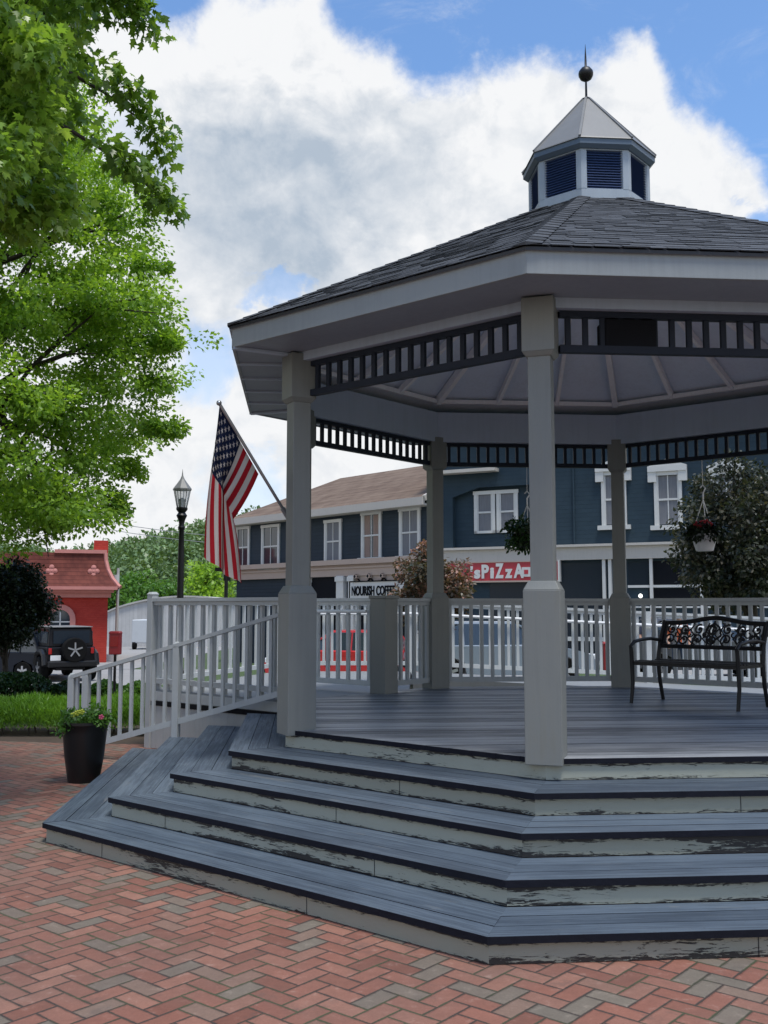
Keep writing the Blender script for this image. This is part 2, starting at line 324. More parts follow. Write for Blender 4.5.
# ------------------------------------------------------------------ mesh helpers
class MB:
    def __init__(s): s.v = []; s.f = []; s.mi = []; s.uv = []; s.r = []
    def poly(s, pts, mi=0, uv=None, r=0.5):
        b = len(s.v); s.v += [tuple(p) for p in pts]
        s.f.append(tuple(range(b, b + len(pts)))); s.mi.append(mi); s.r.append(r)
        s.uv.append(uv if uv else [(0, 0)] * len(pts))
    def raw(s, verts, faces, mi=0, r=.5):
        b = len(s.v); s.v += [tuple(p) for p in verts]
        for f in faces: s.f.append(tuple(b + i for i in f)); s.mi.append(mi); s.r.append(r); s.uv.append([(0, 0)] * len(f))
        return s
    def hexa(s, p, mi=0, r=.5):
        """8 points: bottom ring 0-3 (ccw from above), top ring 4-7"""
        return s.raw(p, [(3, 2, 1, 0), (4, 5, 6, 7), (0, 1, 5, 4), (1, 2, 6, 5), (2, 3, 7, 6), (3, 0, 4, 7)], mi, r)
    def box(s, c, d, rz=0., mi=0, r=.5, taper=1.):
        x, y, z = [k / 2 for k in d]; C, S = math.cos(rz), math.sin(rz); P = []
        for zz, tt in ((-z, 1.), (z, taper)):
            for a, b in ((-x, -y), (x, -y), (x, y), (-x, y)):
                a *= tt; b *= tt
                P.append((c[0] + a * C - b * S, c[1] + a * S + b * C, c[2] + zz))
        return s.hexa(P, mi, r)
    def beam(s, a, b, wd, ht, mi=0, r=.5, up=(0, 0, 1)):
        a, b, up = Vector(a), Vector(b), Vector(up); d = (b - a).normalized()
        sd_ = d.cross(up).normalized(); u = sd_.cross(d).normalized()
        P = [a + sd_ * (x * wd / 2) + u * (z * ht / 2) + (b - a) * k for (k, x, z) in
             ((0, 1, -1), (1, 1, -1), (1, -1, -1), (0, -1, -1), (0, 1, 1), (1, 1, 1), (1, -1, 1), (0, -1, 1))]
        return s.hexa(P, mi, r)
    def tube(s, path, rad, n=8, mi=0, r=.5, cap=True):
        path = [Vector(p) for p in path]; rads = rad if isinstance(rad, (list, tuple)) else [rad] * len(path)
        V = []; F = []; ref = None
        for i, p in enumerate(path):
            d = (path[min(i + 1, len(path) - 1)] - path[max(i - 1, 0)]).normalized()
            if ref is None: ref = d.orthogonal().normalized()
            ref = (ref - d * ref.dot(d)).normalized(); bt = d.cross(ref)
            for k in range(n):
                a = 2 * math.pi * k / n; V.append(p + (ref * math.cos(a) + bt * math.sin(a)) * rads[i])
        for i in range(len(path) - 1):
            for k in range(n):
                F.append((i * n + k, i * n + (k + 1) % n, (i + 1) * n + (k + 1) % n, (i + 1) * n + k))
        if cap: F.append(tuple(range(n - 1, -1, -1))); F.append(tuple((len(path) - 1) * n + k for k in range(n)))
        return s.raw(V, F, mi, r)
    def lathe(s, prof, n=16, c=(0, 0, 0), mi=0, ax=None, r=.5):
        V = []; F = []
        for (q, z) in prof:
            for k in range(n):
                a = 2 * math.pi * k / n; V.append(Vector((q * math.cos(a), q * math.sin(a), z)))
        if ax is not None:
            rot = Vector((0, 0, 1)).rotation_difference(Vector(ax)); V = [rot @ v for v in V]
        V = [v + Vector(c) for v in V]
        for i in range(len(prof) - 1):
            for k in range(n): F.append((i * n + k, i * n + (k + 1) % n, (i + 1) * n + (k + 1) % n, (i + 1) * n + k))
        F.append(tuple(range(n - 1, -1, -1))); F.append(tuple((len(prof) - 1) * n + k for k in range(n)))
        return s.raw(V, F, mi, r)
    def ball(s, c, rad, n=12, mi=0, sz=1.):
        return s.lathe([(max(rad * math.sin(math.pi * i / 8), 1e-4), -rad * sz * math.cos(math.pi * i / 8)) for i in range(9)], n, c, mi)
    def prism(s, pts, z0, z1, mi=0, r=.5):
        n = len(pts); V = [(p[0], p[1], z0) for p in pts] + [(p[0], p[1], z1) for p in pts]
        F = [tuple(range(n - 1, -1, -1)), tuple(range(n, 2 * n))] + [(i, (i + 1) % n, n + (i + 1) % n, n + i) for i in range(n)]
        return s.raw(V, F, mi, r)
    def build(s, name, mats, parent=None, loc=None, bevel=0., smooth=False, local=False, label=None):
        if not isinstance(mats, (list, tuple)): mats = [mats]
        org = Vector((0, 0, 0))
        if not local: org = wloc(parent) if parent is not None else Vector(loc or (0, 0, 0))
        me = bpy.data.meshes.new(name)
        me.from_pydata([(v[0] - org[0], v[1] - org[1], v[2] - org[2]) for v in s.v], [], s.f)
        for m_ in mats: me.materials.append(m_)
        me.polygons.foreach_set('material_index', s.mi)
        ul = me.uv_layers.new(name='UVMap'); flat = [c for f in s.uv for p in f for c in p]
        ul.data.foreach_set('uv', flat)
        at = me.attributes.new('rnd', 'FLOAT', 'FACE'); at.data.foreach_set('value', s.r)
        if smooth:
            me.polygons.foreach_set('use_smooth', [True] * len(s.f))
            me.set_sharp_from_angle(angle=R(40))
        me.update()
        o = bpy.data.objects.new(name, me); COL.objects.link(o)
        if parent is not None: o.parent = parent
        else: o.location = org
        if bevel:
            b = o.modifiers.new('bevel', 'BEVEL'); b.width = bevel; b.segments = 2; b.limit_method = 'ANGLE'; b.harden_normals = False
        if label: o['label'] = label
        return o
def wloc(o):
    p = Vector((0, 0, 0))
    while o is not None: p += o.location; o = o.parent
    return p
def tag(o, label, cat, group=None):
    o['label'] = label; o['category'] = cat
    if group: o['group'] = group
    return o
def struct(o, kind='structure'): o['kind'] = kind; return o
GROUPS = {'parked_car': 'cars parked along the street', 'far_tree': 'trees beyond the metal building', 'call_box': 'red boxes on posts', 'hanging_basket': 'hanging baskets under the back frieze', 'person': 'people by the shops', 'maple_tree': 'maples on the left', 'shop_sign': 'shop signs', 'pizza_sign': 'shop signs', 'low_shrub': 'low shrubs behind the border hedge'}
def thing(name, label, cat, loc=(0, 0, 0), rotz=0., group=None):
    o = bpy.data.objects.new(name, None); COL.objects.link(o); o.location = loc; o.rotation_euler = (0, 0, rotz)
    o.empty_display_size = .2
    return tag(o, label, cat, group or GROUPS.get(name))
def kids(o): return [c for c in COL.objects if c.parent == o]
def dup(root, loc, rotz=None, label=None, parent=None):
    c = root.copy(); COL.objects.link(c); c.parent = parent
    if loc is not None: c.location = loc
    if rotz is not None: c.rotation_euler = (0, 0, rotz)
    if label: c['label'] = label
    for k in kids(root): dup(k, None, None, None, c)
    return c
rng = np.random.default_rng(7); random.seed(7)

def leaves(name, C, Dn, size, tmpl, mat_, parent, rnd, size_var=.35):
    """many leaf polygons: C centres (n,3), Dn direction the leaf points (n,3), tmpl outline (k,3) in leaf space x=along"""
    n = len(C); k = len(tmpl)
    d = Dn / np.linalg.norm(Dn, axis=1, keepdims=True)
    up = rng.normal(0, .55, (n, 3)); up[:, 2] += 1.
    s_ = np.cross(up, d); s_ /= np.linalg.norm(s_, axis=1, keepdims=True) + 1e-9
    u = np.cross(d, s_)
    sz = (size * (1 + size_var * rng.uniform(-1, 1, n)))[:, None]
    V = np.empty((n, k, 3), np.float32)
    for i, (a, b, c) in enumerate(tmpl): V[:, i] = C + (d * a + s_ * b + u * c) * sz
    org = wloc(parent); V = V.reshape(-1, 3) - np.array(org, np.float32)
    me = bpy.data.meshes.new(name); me.vertices.add(n * k); me.vertices.foreach_set('co', V.astype(np.float32).ravel())
    me.loops.add(n * k); me.loops.foreach_set('vertex_index', np.arange(n * k, dtype=np.int32))
    me.polygons.add(n); me.polygons.foreach_set('loop_start', np.arange(0, n * k, k, dtype=np.int32))
    me.materials.append(mat_)
    at = me.attributes.new('rnd', 'FLOAT', 'FACE'); at.data.foreach_set('value', np.clip(rnd, 0, 1).astype(np.float32))
    me.update(calc_edges=True)
    o = bpy.data.objects.new(name, me); COL.objects.link(o); o.parent = parent
    return o
T_OVAL = [(-.5, 0, 0), (-.15, .3, .05), (.25, .22, .03), (.55, 0, -.06), (.25, -.22, .03), (-.15, -.3, .05)]
T_QUAD = [(-.5, 0, 0), (0, .32, .06), (.5, 0, -.05), (0, -.32, .06)]
T_MAPLE = [(-.45, 0, 0), (-.30, .22, .03), (-.12, .50, -.04), (.02, .22, .03), (.22, .40, -.03), (.22, .14, .02), (.62, 0, -.1), (.22, -.14, .02), (.22, -.40, -.03), (.02, -.22, .03), (-.12, -.50, -.04), (-.30, -.22, .03)]
T_BLADE = [(0, .05, 0), (.5, .04, .03), (1, 0, .14), (.5, -.04, .03), (0, -.05, 0)]

# ------------------------------------------------------------------ ground
def sstep(a, b, x):
    t = min(max((x - a) / (b - a), 0), 1); return t * t * (3 - 2 * t)
def gz(x, y):
    drop = 1 - .55 * sstep(-6, 4, x) - .3 * sstep(4, 12, x)
    return -1.05 * sstep(13.5, 38, y) * drop - .35 * sstep(40, 90, y) - .0004 * max(0, y - 90)
def sheet(name, x0, x1, y0, y1, nx, ny, mt, dz_=0., clip=None):
    V = [(x0 + (x1 - x0) * i / nx, y0 + (y1 - y0) * j / ny) for j in range(ny + 1) for i in range(nx + 1)]
    b = MB(); b.raw([(x, y, gz(x, y) + dz_) for x, y in V], [(j * (nx + 1) + i, j * (nx + 1) + i + 1, (j + 1) * (nx + 1) + i + 1, (j + 1) * (nx + 1) + i) for j in range(ny) for i in range(nx)])
    return struct(b.build(name, mt, smooth=True))
M['grass'] = mat('lawn', (.05, .085, .025), .9, var=.35, scale=3, bump=.5)
M['asphalt'] = mat('pale_old_asphalt', (.27, .265, .255), .9, var=.12, scale=1.2, bump=.4, bscale=60, grime=.3)
M['concrete'] = mat('concrete_kerb', (.42, .41, .385), .85, var=.1, scale=2, bump=.3)
M['pavers'] = paver_mat()
g = MB()
xs_ = [-480, -300, -120] + list(range(-60, 61, 4)) + [120, 300, 480]
ys_ = [-60, -20, 0, 6, 10, 13] + list(range(16, 61, 4)) + [75, 90, 130, 200, 400, 640]
nx, ny = len(xs_), len(ys_)
g.raw([(x, y, gz(x, y) - .012) for y in ys_ for x in xs_], [(j * nx + i, j * nx + i + 1, (j + 1) * nx + i + 1, (j + 1) * nx + i) for j in range(ny - 1) for i in range(nx - 1)])
struct(g.build('ground', M['grass'], smooth=True))
pv = MB(); pv.poly([(-14, -6, 0), (14, -6, 0), (14, 12.0, 0), (6, 12.3, 0), (-2.2, 12.35, 0), (-3.4, 12.3, 0), (-4.6, 12.55, 0), (-6, 12.75, 0), (-14, 12.9, 0)])
struct(pv.build('brick_plaza', M['pavers']))
sheet('road', -90, 60, 24, 44, 90, 14, M['asphalt'], .004)
sheet('side_street', -40, -11, 44.1, 90, 16, 14, M['asphalt'], .008)
sheet('planting_bed', -14, -1.5, 12.25, 17.5, 12, 6, M['soil'], -.004)
k = MB()
for x in range(-60, 60, 4):
    k.hexa([(x, 23.6, gz(x, 23.6) - .1), (x + 4, 23.6, gz(x + 4, 23.6) - .1), (x + 4, 23.8, gz(x + 4, 23.8) - .1), (x, 23.8, gz(x, 23.8) - .1),
            (x, 23.6, gz(x, 23.6) + .13), (x + 4, 23.6, gz(x + 4, 23.6) + .13), (x + 4, 23.8, gz(x + 4, 23.8) + .13), (x, 23.8, gz(x, 23.8) + .13)])
struct(k.build('kerb', M['concrete']))

# ------------------------------------------------------------------ gazebo
CX, CY, TH = 1.987, 9.48, R(17.81)
RD, RP, RE, RISE, TR = 3.129, 2.988, 3.602, .137, .4527
DK = 5 * RISE
def cor(rad, k, z=0.):
    a = TH + k * math.pi / 4
    return Vector((CX - rad * math.sin(a), CY - rad * math.cos(a), z))
GZ = thing('gazebo', 'large grey octagonal wooden gazebo with wide peeling steps, dark shingle roof and cupola', 'gazebo', (CX, CY, 0))
def P(mb, name, m_, **kw): return mb.build(name, m_, GZ, **kw)
# steps
def ring_board(mb, k, r0, r1, z0, z1, mi_top=0, mi_nose=1, rr=.5, front_mi=None):
    a, b = cor(r1, k), cor(r1, k + 1); c, d = cor(r0, k + 1), cor(r0, k)
    L = (b - a).length; cut = (r1 - r0) * .3827; wd = (r1 - r0) * .924
    P8 = [a, b, c, d]; lo = [Vector((p.x, p.y, z0)) for p in P8]; hi = [Vector((p.x, p.y, z1)) for p in P8]
    mb.poly([hi[1], hi[0], hi[3], hi[2]], mi_top, [(L, 0), (0, 0), (cut, wd), (L - cut, wd)], rr)
    mb.poly([lo[0], lo[1], lo[2], lo[3]][::1], mi_nose, None, rr)
    mb.poly([lo[1], lo[0], hi[0], hi[1]], mi_nose if front_mi is None else front_mi, [(L, 0), (0, 0), (0, 1), (L, 1)], rr)
    mb.poly([lo[3], lo[2], hi[2], hi[3]], mi_nose, None, rr)
    mb.poly([lo[0], lo[3], hi[3], hi[0]], mi_nose, None, rr); mb.poly([lo[2], lo[1], hi[1], hi[2]], mi_nose, None, rr)
for s in range(1, 5):
    ro = RD + (5 - s) * TR; z1 = s * RISE
    st = MB()
    for kk in (-2, -1, 0, 1):
        rs_ = random.random() * .4
        for j in range(3):
            w_ = (TR + .03) / 3; a_ = ro - j * w_
            ring_board(st, kk, a_ - w_ + .0045, a_, z1 - .036, z1 + random.uniform(-.0015, .0015), 0, 1, min(1, rs_ + random.random() * .6))
    root = P(st, 'step', [M['tread'], M['nose']], bevel=.004)
    for kk in (-2, -1, 0, 1):
        rb = MB(); rr = random.random()
        a, b = cor(ro - .03, kk), cor(ro - .03, kk + 1); L = (b - a).length
        mi = 1 if (s, kk) in ((4, 0), (3, -1), (4, -1), (1, 0), (1, -1)) else 0
        zb, zt = z1 - RISE + .003, z1 - .036
        c, d = cor(ro - .055, kk + 1), cor(ro - .055, kk)
        off = random.random() * 9
        rb.poly([(b.x, b.y, zb), (a.x, a.y, zb), (a.x, a.y, zt), (b.x, b.y, zt)], mi, [(L + off, 0), (off, 0), (off, 1), (L + off, 1)], rr)
        rb.poly([(c.x, c.y, zt), (d.x, d.y, zt), (d.x, d.y, zb), (c.x, c.y, zb)], mi, None, rr)
        for uu in np.arange(.5 + random.random(), L - .3, 1.9):
            e_ = (b - a).normalized(); o_ = Vector((CX, CY, 0)) - (a + b) / 2; o_.z = 0; o_ = -o_.normalized() * .002; p_ = a + e_ * float(uu) + o_; q_ = p_ + e_ * .004
            rb.poly([(q_.x, q_.y, zb), (p_.x, p_.y, zb), (p_.x, p_.y, zt), (q_.x, q_.y, zt)], 2)
        ro_ = rb.build('riser', [M['riser'], M['riser_more'], M['nose']], root)
# floor boards clipped to the octagon
def clip(poly, n, d):
    out = []
    for i in range(len(poly)):
        p, q = poly[i], poly[(i + 1) % len(poly)]; dp, dq = p.dot(n) - d, q.dot(n) - d
        if dp <= 0: out.append(p)
        if dp * dq < 0: out.append(p + (q - p) * (dp / (dp - dq)))
    return out
def planks(mb, outline, ang, wd, gap, z0, z1, mt=0, m_side=1):
    e = Vector((math.cos(ang), math.sin(ang))); n = Vector((-e.y, e.x))
    lo = min(p.dot(n) for p in outline); hi = max(p.dot(n) for p in outline); y = lo
    while y < hi:
        q = clip(clip(outline, n, y + wd - gap), -n, -y)
        if len(q) > 2:
            r = random.random(); z = z1 + random.uniform(-.001, .001)
            mb.poly([(p.x, p.y, z) for p in q], mt, [(p.dot(e), p.dot(n)) for p in q], r)
            for i in range(len(q)):
                a, b = q[i], q[(i + 1) % len(q)]; mb.poly([(a.x, a.y, z0), (b.x, b.y, z0), (b.x, b.y, z), (a.x, a.y, z)], m_side, None, r)
        y += wd
octo = [cor(RD, -k).to_2d() for k in range(8)]
A_ = sum((octo[i].x * octo[(i + 1) % 8].y - octo[(i + 1) % 8].x * octo[i].y) for i in range(8))
if A_ < 0: octo = octo[::-1]
fl = MB(); planks(fl, octo, R(4.7), .138, .006, DK - .034, DK)
fl.prism([cor(RD - .05, -k).to_2d() for k in range(8)] if A_ > 0 else [cor(RD - .05, k).to_2d() for k in range(8)], DK - .06, DK - .036, 1)
P(fl, 'floor', [M['deck'], M['nose']])
for kk in range(8):
    b = MB(); ring_board(b, kk, RD - .06, RD - .018, DK - RISE + .003, DK - .036, 0, 0, random.random(), 0)
    P(b, 'rim_board', [M['riser']])
# posts
PED = 1.79
PF = 0.
for kk in range(8):
    c = cor(RP + (.032 if kk in (0, 1, 7) else 0), kk) + Vector((-.010 if kk == 0 else 0, 0, 0)); rz = -(TH + kk * math.pi / 4); pm = MB(); sh = .152
    pm.box((c.x, c.y, (PED + 3.40) / 2), (sh, sh, 3.40 - PED), rz)
    pm.box((c.x, c.y, (3.40 + 3.72) / 2), (.15, .15, .32), rz)
    post = P(pm, 'post', M['post'], bevel=.006)
    zb = .645 if kk in (0, 1, 7) else DK - .03
    pb = MB(); pb.box((c.x, c.y, (zb + PED - .03) / 2), (.240, .240, PED - .03 - zb), rz)
    pb.box((c.x, c.y, PED + .0), (.240, .240, .06), rz, taper=.74); pb.build('pedestal', M['post'], post, bevel=.005)
    hb = MB(); hb.box((c.x, c.y, (3.345 + 3.712) / 2), (.218, .218, .367), rz); hb.box((c.x, c.y, 3.3295), (.165, .165, .031), rz, taper=1.3)
    hb.build('capital', M['post'], post, bevel=.004)
# frieze, beams
for kk in range(8):
    a, b = cor(RP, kk), cor(RP, kk + 1); d = (b - a).normalized(); a2, b2 = a + d * .115, b - d * .115; L = (b2 - a2).length
    fr = MB(); up = lambda p, z: Vector((p.x, p.y, z))
    fr.beam(up(a2, 3.63), up(b2, 3.63), .05, .04); fr.beam(up(a2, 3.39), up(b2, 3.39), .055, .05)
    n = 17
    for i in range(n):
        p = a2 + d * (L * (i + .5) / n); fr.box((p.x, p.y, 3.5125), (.036, .03, .195), math.atan2(d.y, d.x))
    P(fr, 'frieze', M['navy'])
    bm_ = MB(); ri, ro = RP - .085, RP + .085
    q = [cor(ro, kk), cor(ro, kk + 1), cor(ri, kk + 1), cor(ri, kk)]
    bm_.hexa([up(p, 3.655) for p in q[::-1]] + [up(p, 4.02) for p in q[::-1]]); P(bm_, 'beam', M['beam'])
# soffit with seams
for kk in range(8):
    so = MB(); a, b = cor(RE - .01, kk), cor(RE - .01, kk + 1); c, d_ = cor(RP + .086, kk + 1), cor(RP + .086, kk)
    z = 3.725; so.poly([up(a, z), up(d_, z), up(c, z), up(b, z)]); so.poly([up(a, z + .02), up(b, z + .02), up(c, z + .02), up(d_, z + .02)])
    e = (b - a).normalized(); nin = Vector((CX, CY, 0)) - (a + b) / 2; nin.z = 0; nin.normalize(); Lq = (b - a).length
    for i in (range(1, 5) if kk == 1 else ()):
        p = a + e * (Lq * i / 5); q = p + nin * (RE - RP - .12) * .924; so.beam(up(p, z - .008), up(q, z - .008), .035, .016, 1)
    if kk in (1, 2): so.beam(up(a, z - .012), up(d_, z - .012), .05, .02, 1)
    P(so, 'soffit', [M['soffit'], M['beam']])
# roof
HE, HT, RC = 3.905, 5.41, .60
roof = MB()
rslope = (HT - HE) / (RE - RC)
def rp(rad, k, lift=0.): return cor(rad, k, HE + (RE - rad) * rslope + lift)
rough_top = MB()
for kk in range(8):
    a, b, c, d = rp(RE + .02, kk, -.012), rp(RE + .02, kk + 1, -.012), rp(.3, kk + 1, -.012), rp(.3, kk, -.012); dn = Vector((0, 0, -.022))
    roof.poly([b, a, d, c], 1); roof.poly([a + dn, b + dn, c + dn, d + dn], 2); roof.poly([a, b, b + dn, a + dn], 1)
NC = 34
for kk in range(8):
    A, B = rp(RE + .03, kk), rp(RE + .03, kk + 1); A2, B2 = rp(RC - .05, kk), rp(RC - .05, kk + 1)
    nrm = (B - A).cross(A2 - A).normalized()
    if nrm.z < 0: nrm = -nrm
    for i in range(NC):
        t0, t1 = i / NC, (i + 1.25) / NC; t1 = min(t1, 1.02)
        l0, r0, l1, r1 = A.lerp(A2, t0), B.lerp(B2, t0), A.lerp(A2, t1), B.lerp(B2, t1)
        W0 = (r0 - l0).length; u = 0.; cuts = [0.]
        u = random.uniform(.05, .3)
        while u < W0 - .06: cuts.append(u); u += random.uniform(.11, .26)
        cuts.append(W0)
        W1 = (r1 - l1).length; off = (W0 - W1) / 2
        for j in range(len(cuts) - 1):
            u0, u1 = cuts[j], cuts[j + 1]; e = (r0 - l0).normalized(); lf = random.choice((.004, .005, .007, .009)); drop = random.choice((0, 0, -.01, .008))
            tu0, tu1 = min(max(u0 - off, 0), W1), min(max(u1 - off, 0), W1)
            sl = (A - A2).normalized() * 0
            p0 = l0 + e * (u0 + .003) + nrm * lf; p1 = l0 + e * (u1 - .003) + nrm * lf
            dd = ((l0 + r0) / 2 - (l1 + r1) / 2).normalized() * drop
            if i == 0: dd = dd * 0
            q1 = l1 + e * tu1 + nrm * .001; q0 = l1 + e * tu0 + nrm * .001; r_ = random.random()
            roof.poly([p0 + dd, p1 + dd, q1, q0], 0, None, r_)
            roof.poly([p1 + dd, p0 + dd, p0 + dd - nrm * lf, p1 + dd - nrm * lf], 0, None, r_ * .3)
for kk in range(8):
    A, A2 = rp(RE + .04, kk), rp(RC - .05, kk); n = 24
    e1 = (rp(RE, kk + 1) - A).normalized(); e2 = (rp(RE, kk - 1) - A).normalized()
    for i in range(n):
        p, q = A.lerp(A2, i / n), A.lerp(A2, (i + 1.2) / n); U = Vector((0, 0, 1)); r_ = random.random()
        for e_ in (e1, e2):
            roof.poly([p + U * .024, q + U * .016, q + e_ * .10 + U * .008, p + e_ * .11 + U * .016], 0, None, r_)
        roof.poly([p + e2 * .11 + U * .016, p + U * .024, p + e1 * .11 + U * .016, p + U * .0], 0, None, .1)
RF = P(roof, 'roof', [M['shingle'], M['drip'], M['ceil']])
for kk in range(8):
    fa = MB(); q = [cor(RE, kk), cor(RE, kk + 1), cor(RE - .03, kk + 1), cor(RE - .03, kk)][::-1]
    fa.hexa([up(p, 3.715) for p in q] + [up(p, 3.885) for p in q]); fa.build('fascia', M['fascia'], RF, bevel=.003)
    r2 = MB()
    # ceiling rafters fan from the middle: hip rafter plus two jacks per facet
    a, b = rp(RP - .08, kk, -.10), rp(RP - .08, kk + 1, -.10); top = Vector((CX, CY, HE + (RE) * rslope - .10))
    r2.beam(a, a.lerp(top, .97), .06, .09)
    for f in (1 / 3, 2 / 3):
        p = a.lerp(b, f); r2.beam(p, p.lerp(top, .80), .042, .07)
    r2.beam(a + Vector((0, 0, -.0)), b + Vector((0, 0, -.0)), .05, .05); r2.build('rafter', M['rafter'], RF)
# cupola
cu = MB(); oct8 = lambda r_, z, f=0: [cor(r_, -k + f, z) for k in range(8)]
cu.prism([p.to_2d() for p in oct8(.50, 0)], 5.2, 5.93, 2)
CUP = P(cu, 'cupola', [M['cupola'], M['louvre'], M['dark']])
cf = MB()
for kk in range(8):
    for z0, z1 in ((5.16, 5.525), (5.895, 5.92)):
        q = [cor(.585, kk), cor(.585, kk + 1), cor(.54, kk + 1), cor(.54, kk)][::-1]
        cf.hexa([up(p, z0) for p in q] + [up(p, z1) for p in q])
    a, b = cor(.587, kk), cor(.587, kk + 1); e = (b - a).normalized(); c = Vector((CX, CY, 0))
    for p, s in ((a, 1), (b, -1)):
        o1 = p + e * s * .052; q = [p, o1, o1 + (c - p).normalized() * .05, p + (c - p).normalized() * .05]
        if s > 0: q = q[::-1]
        cf.hexa([up(x, 5.524) for x in q] + [up(x, 5.896) for x in q])
cf.build('frame', M['cupola'], CUP)
for kk in range(8):
    lv = MB(); a, b = cor(.565, kk), cor(.565, kk + 1); e = (b - a).normalized(); out = ((a + b) / 2 - Vector((CX, CY, 0))).normalized()
    a, b = a + e * .05, b - e * .05
    for i in range(15):
        z = 5.528 + i * .025; lv.poly([up(a, z) + out * .008, up(b, z) + out * .008, up(b, z + .026) - out * .02, up(a, z + .026) - out * .02][::-1]); lv.poly([up(a, z) + out * .008, up(b, z) + out * .008, up(b, z) - out * .02, up(a, z) - out * .02])
    lv.build('louvre', M['louvre'], CUP)
ca = MB(); ca.raw(oct8(.60, 5.905) + oct8(.640, 5.935) + oct8(.640, 5.985), [tuple(range(8))[::-1], tuple(range(16, 24))] + [(j * 8 + i, j * 8 + (i + 1) % 8, j * 8 + 8 + (i + 1) % 8, j * 8 + 8 + i) for j in (0, 1) for i in range(8)])
ca.build('cornice', M['cap_blue'], CUP)
cr_ = MB(); cr_.raw(oct8(.652, 5.986) + oct8(.645, 6.0) + oct8(.05, 6.66), [tuple(range(8))[::-1], tuple(range(16, 24))] + [(j * 8 + i, j * 8 + (i + 1) % 8, j * 8 + 8 + (i + 1) % 8, j * 8 + 8 + i) for j in (0, 1) for i in range(8)])
for kk in range(8): cr_.beam(cor(.648, kk, 6.0), cor(.04, kk, 6.67), .022, .02)
cr_.build('cap_roof', M['metal_roof'], CUP)
fn = MB(); fn.lathe([(.055, 6.62), (.05, 6.67), (.012, 6.70), (.010, 6.86), (.03, 6.868), (.055, 6.885), (.072, 6.92), (.074, 6.94), (.068, 6.965), (.045, 6.995), (.018, 7.01), (.012, 7.02), (.009, 7.12), (.001, 7.25)], 16, (CX, CY, 0))
fn.build('finial', M['black'], CUP, smooth=True)
CUP.location.x += .018; CUP.location.z -= .015

def railing(a, b, z0a, z0b, name, m_, parent, top=1.07, sp=.128, pw=.04, ext=0., bot=.10, handrail=None):
    """straight picket railing from a to b standing on floor heights z0a, z0b"""
    r_ = MB(); a, b = Vector(a[:2]), Vector(b[:2]); L = (b - a).length; n = max(2, int(round(L / sp))); ang = math.atan2(b.y - a.y, b.x - a.x)
    z = lambda t, h: z0a + (z0b - z0a) * t + h
    r_.beam((a.x, a.y, z(0, top - .02)), (b.x, b.y, z(1, top - .02)), .085, .038)
    r_.beam((a.x, a.y, z(0, top - .062)), (b.x, b.y, z(1, top - .062)), .04, .045)
    r_.beam((a.x, a.y, z(0, bot)), (b.x, b.y, z(1, bot)), .04, .06)
    for i in range(n):
        t = (i + .5) / n; p = a.lerp(b, t); lo = z(t, bot + .028 if not ext else -ext); hi = z(t, top - .083)
        off = Vector((0, 0)) if not ext else Vector((math.sin(ang), -math.cos(ang))) * .042
        r_.box((p.x + off.x, p.y + off.y, (lo + hi) / 2), (pw, pw * .85, hi - lo), ang)
    return r_.build(name, m_, parent)
NEW = Vector((.0, 11.40, 0)); C = [cor(RP, k) for k in range(8)]
def inset(a, b, d=.11): e = (b - a).normalized(); return a + e * d, b - e * d
railing(*inset(NEW, C[3]), DK, DK, 'railing', M['fence'], GZ)
railing(*inset(C[3], C[4]), DK, DK, 'railing', M['fence'], GZ)
railing(*inset(C[4], C[5]), DK, DK, 'railing', M['fence'], GZ)
railing(*inset(C[5], C[6]), DK, DK, 'railing', M['fence'], GZ)
nw = MB(); rzn = -(TH + 2.5 * math.pi / 4); nw.box((NEW.x, NEW.y, (DK + 1.745) / 2), (.225, .225, 1.745 - DK), rzn); nw.box((NEW.x, NEW.y, 1.762), (.25, .25, .035), rzn)
P(nw, 'newel_post', M['post'], bevel=.005)
# stair rail going down along the far hip of the steps
dirr = (cor(5, 2) - cor(4, 2)).normalized(); S0 = C[2] + dirr * .13; S1 = cor(RD + 4 * TR + .78, 2)
sr = MB(); L = (S1 - S0).length
zt = lambda t: 1.60 - .72 * t; zb_ = lambda t: .79 - .72 * t
sr.beam(up(S0, zt(0)), up(S1, zt(1)), .075, .04); sr.beam(up(S0, zb_(0)), up(S1, zb_(1)), .04, .06)
n = int(L / .135)
for i in range(n):
    t = (i + .5) / n; p = S0.lerp(S1, t); sr.box((p.x, p.y, (zt(t) + zb_(t)) / 2), (.032, .032, zt(t) - zb_(t)), math.atan2(dirr.y, dirr.x))
SR = P(sr, 'stair_rail', M['fence'])
for t, h0, h1 in ((.50, .25, zt(.5)), (1.0, 0, .88), (.93, 0, .90)):
    p = S0.lerp(S1, t); q = MB(); q.box((p.x, p.y, (h0 + h1) / 2), (.075, .075, h1 - h0), math.atan2(dirr.y, dirr.x)); q.box((p.x, p.y, h1 + .02), (.08, .08, .04), math.atan2(dirr.y, dirr.x), taper=.4)
    q.build('newel_post', M['fence'], SR, bevel=.006)
# black loudspeaker fixed behind the front frieze
sp = thing('loudspeaker', 'black box loudspeaker fixed up behind the front right frieze of the gazebo', 'speaker', tuple(up(cor(2.78, -.24), 3.4)))
p = cor(2.74, -.25); q = MB(); q.box((p.x, p.y, 3.505), (.36, .2, .2), R(4.7)); sb = q.build('cabinet', M['dark'], sp, bevel=.012)
q = MB(); q.box((p.x, p.y + .1, 3.70), (.04, .03, .2)); q.build('bracket', M['pipe'], sp)

